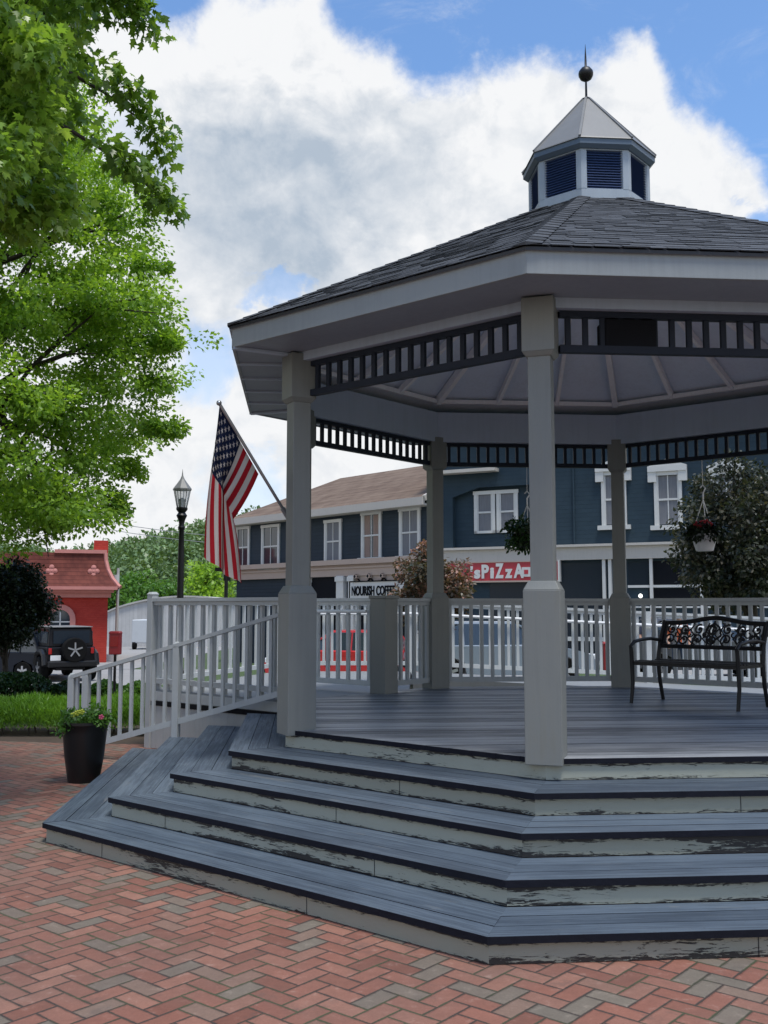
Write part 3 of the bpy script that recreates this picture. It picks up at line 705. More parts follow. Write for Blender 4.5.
# ------------------------------------------------------------------ ramp behind the gazebo
RM = thing('wheelchair_ramp', 'white picket wheelchair ramp wrapping behind the gazebo to its deck', 'ramp', (-1.5, 12.6, 0))
nf = Vector((-.763, .647, 0)); L1 = C[2] + nf * 2.5; L2 = NEW + nf * 2.5
pf = MB(); outl = [p.to_2d() for p in (C[2] + nf * .16, NEW + nf * .16, Vector((.3, 12.0, 0)), Vector((.4, 15.3, 0)), Vector((-1.6, 15.3, 0)), L1)]
ar = sum(outl[i].x * outl[(i + 1) % 6].y - outl[(i + 1) % 6].x * outl[i].y for i in range(6))
if ar < 0: outl = outl[::-1]
pf.prism([(p.x, p.y) for p in outl], DK - .17, DK - .003, 1); 
pf.hexa([(.4, 13.9, .40), (13, 13.9, -.12), (13, 15.3, -.12), (.4, 15.3, .40), (.4, 13.9, DK - .004), (13, 13.9, .08), (13, 15.3, .08), (.4, 15.3, DK - .004)], 1)
pf.build('platform', [M['deck'], M['band_grey']], RM)
railing(C[2] + nf * .14, L1, DK, DK, 'railing', M['fence'], RM, ext=.50, sp=.19, pw=.045)
railing(NEW + nf * .14, L2 - nf * .9, DK, DK, 'railing', M['white'], RM, sp=.17)
railing(L1 + Vector((.05, .05, 0)), Vector((-1.62, 15.2, 0)), DK, DK, 'railing', M['white'], RM, sp=.2)
railing(Vector((-1.6, 15.28, 0)), Vector((.4, 15.28, 0)), DK, DK, 'railing', M['white'], RM, bot=.12)
railing(Vector((.42, 15.28, 0)), Vector((13, 15.28, 0)), DK, DK - .6, 'railing', M['white'], RM, bot=.12, sp=.14)
hp = MB(); hp.tube([(C[2].x + nf.x * .3 + .08, C[2].y + nf.y * .3 + .08, 1.56), *[(NEW.x + nf.x * t - .05, NEW.y + nf.y * t - .05, 1.60 - .0 * t) for t in (.2, 1.6)]][1:], .02, 8, 0)
hp.tube([(-1.4, 15.2, 1.55), (.4, 15.2, 1.55), (13, 15.2, .95)], .022, 8, 0); hp.build('handrail', M['pipe'], RM)
sk = MB(); n = 16; e = nf; nn = Vector((nf.y, -nf.x, 0))
if nn.y > 0: nn = -nn
for i in range(n):
    p = (C[2] + nf * .25).lerp(L1, (i + .5) / n) + nn * .012; sk.box((p.x, p.y, .275), (.138, .02, .54), math.atan2(nf.y, nf.x), r=random.random())
sk.beam(up(C[2] + nf * .2, .61), up(L1, .61), .045, .10); sk.beam(up(C[2] + nf * .2 + nn * .012, .525), up(L1 + nn * .012, .525), .045, .05, 1)  # second beam is a dark strip painted in for the shaded slits
sk.build('skirt', [M['fence'], M['dark']], RM)
for p, hgt in ((L1, 1.80), (C[2] + nf * .19, 1.82), (L2 - nf * .9, 1.72)):
    q = MB(); q.box((p.x, p.y, hgt / 2), (.095, .095, hgt), math.atan2(nf.y, nf.x)); q.box((p.x, p.y, hgt + .015), (.11, .11, .03), math.atan2(nf.y, nf.x), taper=.6); q.build('rail_post', M['fence'], RM, bevel=.004)
for x in (-1.6, .42, 4., 7.5, 11.):
    h_ = (DK if x < .5 else DK - .6 * (x - .42) / 12.6)
    q = MB(); q.box((x, 15.28, h_ / 2 + .52), (.09, .09, h_ + 1.1)); q.build('rail_post', M['white'], RM)

# ------------------------------------------------------------------ buildings across the street
class Facade:
    """frame on a wall: u metres along, z height, d metres towards the street"""
    def __init__(s, A, B):
        s.A = Vector((A[0], A[1], 0)); s.B = Vector((B[0], B[1], 0)); s.e = (s.B - s.A).normalized(); s.L = (s.B - s.A).length
        s.n = Vector((s.e.y, -s.e.x, 0))
    def p(s, u, z, d=0.): q = s.A + s.e * u + s.n * d; return Vector((q.x, q.y, z))
    def u(s, px):
        k = (px - 384) / FPX  # bearing of a survey column
        # solve (A+e u).x = k' * y with the small pitch ignored
        return (k * s.A.y - s.A.x) / (s.e.x - k * s.e.y)
    def z(s, u, py): return pix(384, py, (s.A + s.e * u).y).z
    def box(s, mb, u0, u1, z0, z1, d0, d1, mi=0):
        q = [s.p(u0, 0, d1), s.p(u1, 0, d1), s.p(u1, 0, d0), s.p(u0, 0, d0)]
        mb.hexa([Vector((a.x, a.y, z0)) for a in q] + [Vector((a.x, a.y, z1)) for a in q], mi)
def window(F, root, u0, u1, z0, z1, sill=True, curtain='curtain', pediment=False, trim='wtrim', double=False, cross=True):
    fr = MB(); tw = .11
    if not pediment and u1 - u0 > .7: tw = .13
    F.box(fr, u0, u0 + tw, z0, z1, .0, .07); F.box(fr, u1 - tw, u1, z0, z1, .0, .07); F.box(fr, u0 - .03, u1 + .03, z1 - .12, z1 + .02, .0, .09)
    if sill: F.box(fr, u0 - .14, u1 + .14, z0 - .10, z0 + .06, .0, .16)
    else: F.box(fr, u0, u1, z0, z0 + .1, 0, .07)
    if pediment:
        F.box(fr, u0 - .2, u1 + .2, z1 + .02, z1 + .22, 0, .16); F.box(fr, u0 - .2, u0 + .1, z1 - .35, z1 + .02, 0, .13); F.box(fr, u1 - .1, u1 + .2, z1 - .35, z1 + .02, 0, .13)
        a, b, c = F.p(u0 - .2, z1 + .22), F.p(u1 + .2, z1 + .22), F.p((u0 + u1) / 2, z1 + .48); o = F.n * .13
        fr.raw([a, b, c, a + o, b + o, c + o], [(3, 4, 5), (0, 2, 1), (0, 1, 4, 3), (1, 2, 5, 4), (2, 0, 3, 5)])
    w_ = fr.build('window', M[trim], root)
    sa = MB(); a, b = u0 + tw, u1 - tw; zm = (z0 + z1) / 2
    F.box(sa, a, b, zm - .035, zm + .035, .012, .05); F.box(sa, a, a + .05, z0 + .06, z1 - .12, .012, .045); F.box(sa, b - .05, b, z0 + .06, z1 - .12, .012, .045)
    if cross: F.box(sa, (a + b) / 2 - .018, (a + b) / 2 + .018, z0 + .06, z1 - .12, .012, .04)
    if double: F.box(sa, (a + b) / 2 - .07, (a + b) / 2 + .07, z0 + .06, z1 - .12, .012, .055)
    sa.build('sash', M[trim], w_)
    gl = MB(); F.box(gl, a, b, z0 + .05, z1 - .1, .002, .012); gl.build('pane', M['glass'], w_)
    if curtain:
        cu_ = MB(); wz = (b - a)
        for i in range(8):
            x0 = a + .05 + (wz - .1) * i / 8
            if i in (3, 4) and curtain != 'curtain': continue
            F.box(cu_, x0, x0 + (wz - .1) / 8, z0 + .1, z1 - .14, .0125, .0145 + .003 * (i % 2), 0)
        cu_.build('curtain', M[curtain], w_)
def text_mesh(body, size, depth=.02, bold=.0, shear=0., sx=1.):
    c = bpy.data.curves.new('lettering', 'FONT'); c.body = body; c.size = size; c.extrude = depth / 2; c.offset = bold; c.shear = shear
    c.align_x = 'LEFT'; c.resolution_u = 3
    o = bpy.data.objects.new('lettering', c); COL.objects.link(o)
    me = bpy.data.meshes.new_from_object(o.evaluated_get(bpy.context.evaluated_depsgraph_get()))
    bpy.data.objects.remove(o); bpy.data.curves.remove(c)
    return me
def put_text(F, u, z, d, body, size, mt, parent, bold=0., width=None, name='lettering'):
    me = text_mesh(body, size, .03, bold); me.materials.clear(); me.materials.append(mt)
    xs = [v.co.x for v in me.vertices]; k = width / (max(xs) - min(xs)) if width else 1; x0 = min(xs)
    org = wloc(parent)
    for v in me.vertices:
        q = F.p(u + (v.co.x - x0) * k, z + v.co.y, d + v.co.z); v.co = q - org
    o = bpy.data.objects.new(name, me); COL.objects.link(o); o.parent = parent; return o

# dark slate building on the left
FL = Facade((-7.44, 50.6), (1.72, 40.25))
BL = thing('shop_building', 'dark slate blue two storey shop row with brown hipped shingle roof and tan band', 'building', tuple(FL.p(FL.L / 2, -1, -4)))
u0, u1 = 0., FL.L; back = 8.5
wl = MB(); q = [FL.p(u0, 0), FL.p(u1, 0), FL.p(u1, 0, -back), FL.p(u0, 0, -back)]
wl.hexa([up(p, -1.6) for p in q] + [up(p, 6.0) for p in q]); wl.build('wall', M['slate'], BL)
rfm = MB(); e0, e1 = u0 - .5, u1 + .35; zE, zR = 6.0, 8.25
A, B, C_, D_ = FL.p(e0, zE, .5), FL.p(e1, zE, .5), FL.p(e1, zE, -back - .5), FL.p(e0, zE, -back - .5)
Rr, Rl = FL.p(e1, zR, -4.2), FL.p(e0 + 3.6, zR, -4.2)
rfm.raw([A, B, C_, D_, Rr, Rl], [(0, 1, 4, 5), (2, 3, 5, 4), (3, 0, 5), (1, 2, 4), (3, 2, 1, 0)])
rb_ = rfm.build('roof', M['roofb'], BL)
gt = MB(); FL.box(gt, e0, e1, zE - .28, zE + .04, .44, .58); FL.box(gt, e0, e1, zE - .30, zE - .22, .0, .44)
gt.beam(FL.p(e1 + .03, zE - .02, .5), FL.p(e1 + .03, zR - .02, -4.2), .14, .22); gt.build('gutter', M['trim'], rb_)
for i, (pa, pb, yt, yb, ct) in enumerate(((236, 250, 527, 568, None), (262, 280, 525, 568, None), (325, 342, 520, 563, 'curtain'), (362, 382, 512, 559, 'curtain_tan'), (400, 421, 508, 557, 'curtain'))):
    a, b = FL.u(pa), FL.u(pb); window(FL, BL, a, b, FL.z((a + b) / 2, yb), FL.z((a + b) / 2, yt), curtain=ct)
bd = MB(); za = 3.62
FL.box(bd, u0 - .1, u1, za - .12, za + .10, 0, .34); FL.box(bd, u0 - .1, u1, za - .62, za - .12, 0, .16); FL.box(bd, u0 - .1, u1, za - .30, za - .22, .16, .22)
bd.build('band_course', M['band'], BL)
for pa, pb in ((340, 347), (352, 357), (306, 312), (413, 420)):
    sf = MB(); FL.box(sf, FL.u(pa), FL.u(pb), -1.3, za - .6, 0, .22); FL.box(sf, FL.u(pa) - .05, FL.u(pb) + .05, za - .85, za - .64, 0, .26)
    sf.build('storefront_column', M['wtrim'], BL)
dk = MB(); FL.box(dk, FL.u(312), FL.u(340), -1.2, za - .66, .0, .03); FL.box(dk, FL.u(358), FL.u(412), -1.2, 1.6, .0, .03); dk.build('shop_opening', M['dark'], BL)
br = MB(); a, b = FL.u(360), FL.u(414); FL.box(br, FL.u(355), FL.u(422), za - 1.25, za - .6, .02, .10); 
for i in range(5):
    x = a + (b - a) * i / 4.
    FL.box(br, x - .10, x + .10, za - .74, za - .58, .10, .30); br.ball(FL.p(x, za - .66, .22), .11, 8, 1)
    br.tube([FL.p(x + (b - a) / 4 * t, za - .95 + .22 * (2 * t - 1) ** 2, .14) for t in (0, .2, .4, .6, .8, 1)] if i < 4 else [FL.p(x, za - .7, .14), FL.p(x, za - .8, .14)], .035, 6, 1)
br.build('bracket', [M['band'], M['dark']], BL)
SG = thing('shop_sign', 'long white board sign with black lettering NOURISH COFFEE on the slate building', 'sign', tuple(FL.p(FL.u(385), 2.2, .3)))
sg = MB(); a, b = FL.u(354), FL.u(420); zs0, zs1 = 1.98, 2.72
FL.box(sg, a, b, zs0, zs1, .12, .2); FL.box(sg, a - .04, b, zs1, zs1 + .05, .12, .24, 1); FL.box(sg, a - .04, b, zs0 - .05, zs0, .12, .24, 1); FL.box(sg, a - .05, a, zs0, zs1, .12, .24, 1)
sg.build('board', [M['wtrim'], M['dark']], SG)
put_text(FL, a + .12, zs0 + .17, .22, 'NOURISH COFFEE +', .56, M['dark'], SG, .012, width=(FL.u(402) - a))
# teal building on the right
FR = Facade((1.76, 40.2), (15.5, 33.2))
BR = thing('pizza_building', 'teal blue two storey flat front building behind the gazebo with cream band', 'building', tuple(FR.p(FR.L / 2, -.6, -4)))
wl = MB(); L = FR.L; zt_ = 8.7; ua, ub, za_, zb2 = FR.u(453), FR.u(530), 3.95, 6.35
FR.box(wl, 0, ua, -1.4, zt_, -8, 0); FR.box(wl, ub, L, -1.4, zt_, -8, 0); FR.box(wl, ua, ub, -1.4, za_, -8, 0); FR.box(wl, ua, ub, zb2, zt_, -8, 0)
FR.box(wl, ua, ub, za_, zb2, -8, -.28)
c0 = [FR.p(ua, zb2), FR.p(ua, zb2 - .35), FR.p(ua + 1.1, zb2)]; c1 = [p - FR.n * .27 for p in c0]
wl.raw(c0 + c1, [(0, 1, 2), (1, 4, 5, 2)])
wl.build('wall', M['teal'], BR)
fr2 = Facade(FR.p(0, 0, -.28).to_2d(), FR.p(L, 0, -.28).to_2d())
for pa, pb in ((475, 496), (497.5, 519)):
    window(fr2, BR, fr2.u(pa), fr2.u(pb), fr2.z(fr2.u(497), 533), fr2.z(fr2.u(497), 491), sill=False, curtain='curtain', cross=False)
for pa, pb in ((603, 628), (656, 684), (716, 742)):
    a, b = FR.u(pa), FR.u(pb); window(FR, BR, a, b, FR.z((a + b) / 2, 527), FR.z((a + b) / 2, 472), pediment=True, curtain='curtain')
cb = MB(); FR.box(cb, 0, L, 3.40, 3.88, 0, .22); FR.box(cb, 0, L, 3.88, 3.97, 0, .34); cb.build('band_course', M['trim'], BR)
co = MB(); FR.box(co, 0, L, 8.45, 8.8, 0, .35); FR.box(co, 0, L, 8.2, 8.45, 0, .15); FR.box(co, FR.u(440), FR.u(500), 6.92, 7.05, 0, .5); co.build('cornice', M['trim'], BR)
sf = MB()
for pa, pb in ((553, 559), (603, 606), (609, 612), (650, 653), (700, 704), (745, 750)): FR.box(sf, FR.u(pa), FR.u(pb), -1.2, 3.40, 0, .16)
FR.box(sf, FR.u(628), L, 2.35, 2.44, .0, .12); FR.box(sf, FR.u(628), L, 1.62, 1.68, .0, .12)
FR.box(sf, FR.u(562), FR.u(603), .4, .55, .0, .12); sf.build('storefront_frame', M['wtrim'], BR)
dk = MB(); FR.box(dk, FR.u(560), FR.u(603), -.9, 3.3, .002, .05, 0); FR.box(dk, FR.u(653), L, 2.46, 3.30, .002, .05, 1); FR.box(dk, FR.u(648), L, 1.72, 2.30, .002, .05, 1); FR.box(dk, FR.u(628), FR.u(649), 2.46, 3.3, .002, .05, 0)
FR.box(dk, FR.u(490), FR.u(530), -1, 2.6, .002, .05, 0)
dk.build('shop_window', [M['shopglass'], M['dark']], BR)
wp = MB(); wp.tube([FR.p(FR.u(575), 8, .06), FR.p(FR.u(575), 4., .06)], .035, 6); wp.build('downpipe', M['teal'], BR)
LG = thing('wall_lamp', 'small white lit lamp on the ground floor front of the teal building', 'lamp', tuple(FR.p(FR.u(641), 2.05, .1)))
lm, lt, lb = new_mat('lamp_glow'); lb.inputs['Emission Color'].default_value = (1, .97, .9, 1); lb.inputs['Emission Strength'].default_value = 1.6; lb.inputs['Base Color'].default_value = (.8, .8, .8, 1)
q = MB(); q.ball(FR.p(FR.u(641), 2.05, .22), .075); q.build('globe', lm, LG, smooth=True); q = MB(); q.beam(FR.p(FR.u(641), 2.05, 0), FR.p(FR.u(641), 2.05, .14), .05, .05); q.build('bracket', M['black'], LG)
M['signred'] = mat('sign_red', (.42, .03, .045), .4, var=.08)
PS = thing('pizza_sign', 'long red sign board with white PIZZA lettering under the cream band', 'sign', tuple(FR.p(FR.u(500), 3.1, .3)))
sg = MB(); a, b = FR.u(448), FR.u(560); FR.box(sg, a, b, 2.66, 3.36, .06, .26); FR.box(sg, a, b, 2.60, 2.66, .06, .3, 1); FR.box(sg, a, b, 3.36, 3.40, .06, .3, 1); FR.box(sg, b, b + .06, 2.6, 3.4, .06, .3, 2)
sg.build('board', [M['signred'], M['band'], M['wtrim']], PS)
x = FR.u(473)
for ch, s_, w_ in (("'", .6, .10), ('s', .62, .26), ('P', .70, .30), ('i', .56, .15), ('Z', .76, .34), ('z', .66, .30), ('A', .72, .40)):
    put_text(FR, x, 2.78, .28, ch, s_, M['wtrim'], PS, .03, width=w_); x += w_ + .055
q = MB(); a = FR.u(524); FR.box(q, a, a + .36, 2.8, 3.16, .262, .29); FR.box(q, a + .1, a + .26, 2.9, 3.06, .29, .3, 1); FR.box(q, a + .42, a + .75, 2.8, 3.16, .262, .29); q.build('emblem', [M['wtrim'], M['signred']], PS)

# ---- red building with a flared tile roof
M['redwall'] = rows_mat('red_painted_brick', (.34, .035, .025), (.40, .048, .034), .09, dark=.25, rough=.75)
M['redtile'] = rows_mat('brown_red_tile_roof', (.10, .03, .024), (.16, .048, .036), .20, dark=.55)
M['pink'] = mat('pink_stone_trim', (.50, .20, .17), .7, var=.12, scale=3)
FB = Facade((-33.0, 44.7), (-13.75, 50.0))
BB = thing('red_building', 'bright red painted brick building with flared tile roof and pink stone trim', 'building', tuple(FB.p(FB.L / 2, -1.2, -5)))
wl = MB(); Lb = FB.L; FB.box(wl, 0, Lb, -1.6, 2.25, -10, 0); FB.box(wl, Lb - .75, Lb - .05, 2.25, 5.0, -3, -.55); wl.build('wall', M['redwall'], BB)
rf = MB(); prof = [(.62, 2.62), (.50, 2.72), (.20, 3.05), (-.05, 3.50), (-.18, 3.95), (-.22, 4.35)]
f_ = lambda d: d
ring = []
for d, z in prof: ring.append([FB.p(-.2, z, d), FB.p(Lb + d * .9 , z, d), FB.p(Lb + d * .9, z, -10), FB.p(-.2, z, -10)])
for i in range(len(ring) - 1):
    for j in range(3): rf.poly([ring[i][j], ring[i][j + 1], ring[i + 1][j + 1], ring[i + 1][j]])
rf.poly(ring[-1]); rf.build('roof', M['redtile'], BB)
tr = MB(); FB.box(tr, -.2, Lb + .45, 2.50, 2.66, 0, .64); FB.box(tr, -.2, Lb + .15, 2.12, 2.36, 0, .18); FB.box(tr, -.2, Lb + .28, 2.36, 2.50, 0, .38); FB.box(tr, Lb - 2.6, Lb - .1, 4.32, 4.5, -.6, -.12)
pts_ = [FB.p(Lb + d * .9 + .03, z, d + .02) for d, z in prof]; tr.tube(pts_, .10, 6); tr.build('cornice', M['pink'], BB)
for px in (8, 52, 94):
    u = FB.u(px); q = MB()
    for a_, b_ in ((0, 0), (.16, 0), (-.16, 0), (0, .19), (0, -.19)): q.lathe([(.13, 0), (.12, .06), (.02, .09)], 10, FB.p(u + a_, 3.42 + b_, .02), 0, ax=FB.n)
    q.build('quatrefoil', M['pink'], BB)
for px in (62, -20):
    u = FB.u(px); q = MB(); arc = lambda r_, h0, k: [FB.p(u + r_ * math.cos(math.pi * i / 10), h0 + r_ * math.sin(math.pi * i / 10), k) for i in range(11)]
    for i in range(10):
        o0, o1, i0, i1 = arc(.72, 1.06, .10), arc(.72, 1.06, 0), arc(.46, 1.06, .10), arc(.46, 1.06, 0)
        q.poly([i0[i], o0[i], o0[i + 1], i0[i + 1]]); q.poly([o0[i], o1[i], o1[i + 1], o0[i + 1]]); q.poly([i1[i], i0[i], i0[i + 1], i1[i + 1]])
    FB.box(q, u - .72, u - .46, -1.2, 1.06, 0, .10); FB.box(q, u + .46, u + .72, -1.2, 1.06, 0, .10)
    wf = q.build('window', M['pink'], BB)
    q = MB(); q.poly(arc(.46, 1.06, .02) + [FB.p(u - .46, -.4, .02), FB.p(u + .46, -.4, .02)]); q.build('pane', M['glass'], wf)
    q = MB(); FB.box(q, u - .03, u + .03, -.4, 1.5, .02, .05); FB.box(q, u - .46, u + .46, .9, .96, .02, .05); q.build('muntin', M['wtrim'], wf)
# ---- grey barrel roofed metal building
M['metalwall'] = rows_mat('pale_ribbed_metal', (.42, .42, .41), (.50, .50, .49), .30, axis=0, dark=.15, rough=.6)
GB = thing('metal_building', 'pale grey ribbed metal warehouse with a curved barrel roof', 'building', (-15, 80, -1.4))
Y0 = 76.; x0, x1 = pix(108, 600, Y0).x, pix(262, 600, Y0).x; q = MB(); n = 16; fr = []
for i in range(n + 1):
    t = i / n; x = x0 + (x1 - x0) * t; z = 1.25 + 1.15 * (math.sin(math.pi * t) ** .8); fr.append((x, z))
V = [(x, Y0, z) for x, z in fr] + [(x, Y0 + 22, z) for x, z in fr]
q.raw([(x0, Y0, -2)] + V[:n + 1] + [(x1, Y0, -2)], [tuple(range(n + 2, -1, -1))]); q.raw([(x0, Y0, -2), (x0, Y0 + 22, -2), (x0, Y0 + 22, 1.25), (x0, Y0, 1.25)], [(0, 1, 2, 3)]); q.raw([(x1, Y0, -2), (x1, Y0 + 22, -2), (x1, Y0 + 22, 1.25), (x1, Y0, 1.25)], [(3, 2, 1, 0)])
q.build('wall', M['metalwall'], GB)
q = MB()
for i in range(n):
    a, b = fr[i], fr[i + 1]; q.raw([(a[0], Y0 - .15, a[1]), (b[0], Y0 - .15, b[1]), (b[0], Y0 + 22.2, b[1]), (a[0], Y0 + 22.2, a[1]), (a[0], Y0 - .15, a[1] + .12), (b[0], Y0 - .15, b[1] + .12), (b[0], Y0 + 22.2, b[1] + .12), (a[0], Y0 + 22.2, a[1] + .12)], [(3, 2, 1, 0), (4, 5, 6, 7), (0, 1, 5, 4), (2, 3, 7, 6)])
q.build('roof', M['concrete'], GB)

# ------------------------------------------------------------------ vehicles (local: x forward, y left, wheels on z=0)
def carpaint(name, c, r_=.3, coat=.6, spec=.5):
    m, t, b = new_mat(name); b.inputs['Base Color'].default_value = tuple(c) + (1,); b.inputs['Roughness'].default_value = r_; b.inputs['Coat Weight'].default_value = coat; b.inputs['Specular IOR Level'].default_value = spec; b.inputs['Coat Roughness'].default_value = .05
    return m
def loft_body(prof, wd, tuck):
    """side profile (x,z) loop swept over five widths so the flanks and roof are rounded"""
    b = MB(); ks = [(-1., .0), (-.93, .035), (0, .05), (.93, .035), (1., .0)]; n = len(prof); V = []
    cx = sum(p[0] for p in prof) / n
    for k_, infl in ks:
        for x, z in prof:
            w_ = wd / 2 * (1 - tuck(x, z)); V.append((x + (x - cx) * infl * .15, k_ * w_, z + (infl if z > .9 else 0)))
    for i in range(4):
        for j in range(n): b.raw([V[i * n + j], V[i * n + (j + 1) % n], V[(i + 1) * n + (j + 1) % n], V[(i + 1) * n + j]], [(0, 1, 2, 3)])
    b.poly(V[:n]); b.poly(V[4 * n:][::-1]); return b
def wheel(root, x, y, r_, wd):
    sgn = 1 if y > 0 else -1
    q = MB(); q.lathe([(r_ * .62, -wd / 2), (r_ * .95, -wd / 2), (r_, -wd * .35), (r_, wd * .35), (r_ * .95, wd / 2), (r_ * .62, wd / 2)], 24, (x, y, r_), 0, ax=(0, 1, 0)); w_ = q.build('wheel', M['tyre'], root, local=True)
    q = MB(); q.lathe([(r_ * .60, 0), (r_ * .6, .02), (r_ * .54, .03), (.01, .01)], 20, (x, y + sgn * wd * .40, r_), 1, ax=(0, sgn, 0))
    for i in range(5):
        a = 2 * math.pi * i / 5 + .3; q.beam((x, y + sgn * wd * .50, r_), (x + math.cos(a) * r_ * .57, y + sgn * wd * .48, r_ + math.sin(a) * r_ * .57), .07 if sgn else .07, .05, 0, up=(0, 1, 0))
    q.build('rim', [M['rim'], M['tyre']], w_, local=True)
def car(name, label, paint, loc, rot, group=None, suv=False):
    t = thing(name, label, 'car', loc, rot, group); H_ = 1.72 if suv else 1.45
    bz = .95 if suv else .88
    lower = [(-2.2, .35), (-2.25, .6), (-2.2, bz), (-2.0, bz + .06), (.95, bz + .05), (1.7, bz - .04), (2.15, bz - .18), (2.28, .55), (2.2, .28), (1.82, .26), (1.75, .55), (1.4, .72), (1.05, .55), (.98, .24), (-.98, .24), (-1.05, .55), (-1.4, .72), (-1.75, .55), (-1.82, .28)]
    b = loft_body(lower, 1.80, lambda x, z: (.03 if z < .4 else 0) + max(0, abs(x) - 1.7) * .16); b.build('body', paint, t, local=True, smooth=True)
    rx = -1.9 if suv else -1.55
    top = [(rx - .15, bz + .03), (rx + .15, H_ - .12), (rx + .5, H_), (.15, H_), (.42, H_ - .06), (1.15, bz + .03)]
    g_ = loft_body(top, 1.72, lambda x, z: .20 * max(0, (z - bz)) / (H_ - bz)); cab = g_.build('cabin', M['glass'], t, local=True, smooth=True)
    rf_ = MB(); rr = .68; V = [(rx + .2, -rr, H_ + .0), (.25, -rr, H_ + .0), (.25, rr, H_ + .0), (rx + .2, rr, H_ + .0)]
    rf_.hexa(V + [(x * .98, y * .96, z + .065) for x, y, z in V]); 
    for s_ in (-1, 1):
        rf_.beam((1.12, s_ * .85, bz + .04), (.30, s_ * .70, H_ + .0), .07, .05); rf_.beam((rx - .12, s_ * .85, bz + .04), (rx + .22, s_ * .70, H_), .12, .06)
        for xx in (-.35, -1.25 if suv else -1.05): rf_.beam((xx, s_ * .86, bz + .02), (xx, s_ * .705, H_ + .02), .08, .03, up=(1, 0, 0))
    rf_.build('roof', paint, cab, local=True, bevel=.01)
    for s_ in (-1, 1):
        q = MB(); q.box((2.12, s_ * .66, .66), (.22, .34, .14)); q.build('headlight', M['pipe'], t, local=True, bevel=.02)
        q = MB(); q.box((-2.17, s_ * .68, .78), (.14, .3, .16)); q.build('tail_light', M['tail'], t, local=True, bevel=.02)
        q = MB(); q.box((.75, s_ * .98, bz + .10), (.12, .2, .13)); q.build('mirror', paint, t, local=True, bevel=.02)
        for x in (-1.4, 1.4): wheel(t, x, s_ * .82, .33, .22)
    q = MB(); q.box((2.22, 0, .42), (.14, 1.5, .22)); q.box((-2.2, 0, .45), (.14, 1.5, .2)); q.build('bumper', M['dark'], t, local=True, bevel=.03)
    q = MB(); q.box((2.30, 0, .40), (.02, .4, .12)); q.box((-2.285, 0, .52), (.02, .4, .14)); q.build('number_plate', M['pipe'], t, local=True)
    return t
def gp(px, Y, py=660): p = pix(px, py, Y); return (p.x, Y, gz(p.x, Y) + .012)
silver = carpaint('silver_blue_car_paint', (.22, .26, .31)); redp = carpaint('red_car_paint', (.50, .02, .02)); navyp = carpaint('dark_navy_car_paint', (.006, .009, .016), .3, .2, .25); blk = carpaint('black_jeep_paint', (.004, .004, .006), .4, .12, .2)
car('parked_car', 'silver car parked behind the gazebo fence in front of the pizza shop', silver, gp(498, 25), R(8))
car('parked_car', 'dark grey car parked at the right behind the black bench', carpaint('grey_car_paint', (.06, .065, .075)), gp(700, 26), R(4))
car('parked_car', 'red car parked by the white storefront columns left of the square newel', redp, gp(348, 29), R(165))
car('parked_car', 'dark navy car half hidden behind the dark round tree, left of the black off-road car', navyp, gp(0, 38.5), R(172), suv=True)
car('parked_car', 'red car at the far left edge behind the dark tree', redp, gp(-22, 45), R(170))
# black boxy off-roader seen from behind
JP = thing('off_road_car', 'black boxy off-road car seen from behind with spare wheel on its tailgate', 'car', gp(55.5, 38.5), R(122))
b = MB()
def jb(x0, x1, y0, y1, z0, z1, mi=0, tp=1.): b.box(((x0 + x1) / 2, (y0 + y1) / 2, (z0 + z1) / 2), (x1 - x0, y1 - y0, z1 - z0), 0, mi, taper=tp)
jb(-2.05, 1.0, -.80, .80, .50, 1.16); jb(1.0, 2.05, -.62, .62, .55, 1.12); jb(-2.0, 1.9, -.5, .5, .38, .5)
b.build('body', blk, JP, local=True, bevel=.04)
b = MB(); jb(-2.03, .60, -.76, .76, 1.16, 1.80, tp=.93); hard = b.build('hard_top', blk, JP, local=True, bevel=.05)
b = MB(); jb(-2.0, .45, -.72, .72, 1.80, 1.835); b.build('roof_panel', M['metal_roof'], hard, local=True, bevel=.02)
b = MB(); jb(-2.05, -2.03, -.60, .60, 1.27, 1.70); b.build('rear_window', M['shopglass'], hard, local=True)
for s_ in (-1, 1):
    b = MB(); b.box((-1.4, s_ * .745, 1.48), (.9, .03, .38)); b.box((-.42, s_ * .745, 1.48), (.7, .03, .38)); b.box((.3, s_ * .745, 1.48), (.5, .03, .38)); b.build('side_window', M['glass'], hard, local=True)
    for x in (-1.45, 1.5):
        q = MB(); q.tube([(x - .62, s_ * .86, .55), (x - .5, s_ * .86, .88), (x - .25, s_ * .86, .98), (x + .25, s_ * .86, .98), (x + .5, s_ * .86, .88), (x + .62, s_ * .86, .55)], .10, 8); q.build('fender', M['black'], JP, local=True, smooth=True); wheel(JP, x, s_ * .80, .42, .28)
    q = MB(); q.box((-2.07, s_ * .70, 1.02), (.06, .11, .20)); q.build('tail_light', M['tail'], JP, local=True, bevel=.02)
q = MB(); q.box((-2.2, 0, .60), (.24, 1.6, .2)); q.build('bumper', M['black'], JP, local=True, bevel=.04)
q = MB(); q.box((-2.09, .52, .80), (.02, .34, .17)); q.build('number_plate', M['pipe'], JP, local=True)
q = MB(); q.lathe([(.25, -.14), (.38, -.14), (.41, -.1), (.41, .1), (.38, .14), (.25, .14)], 24, (-2.22, -.05, 1.06), 0, ax=(-1, 0, 0)); spw = q.build('spare_wheel', M['tyre'], JP, local=True)
q = MB(); q.lathe([(.25, 0), (.25, .02), (.02, .03)], 20, (-2.30, -.05, 1.06), 1, ax=(-1, 0, 0))
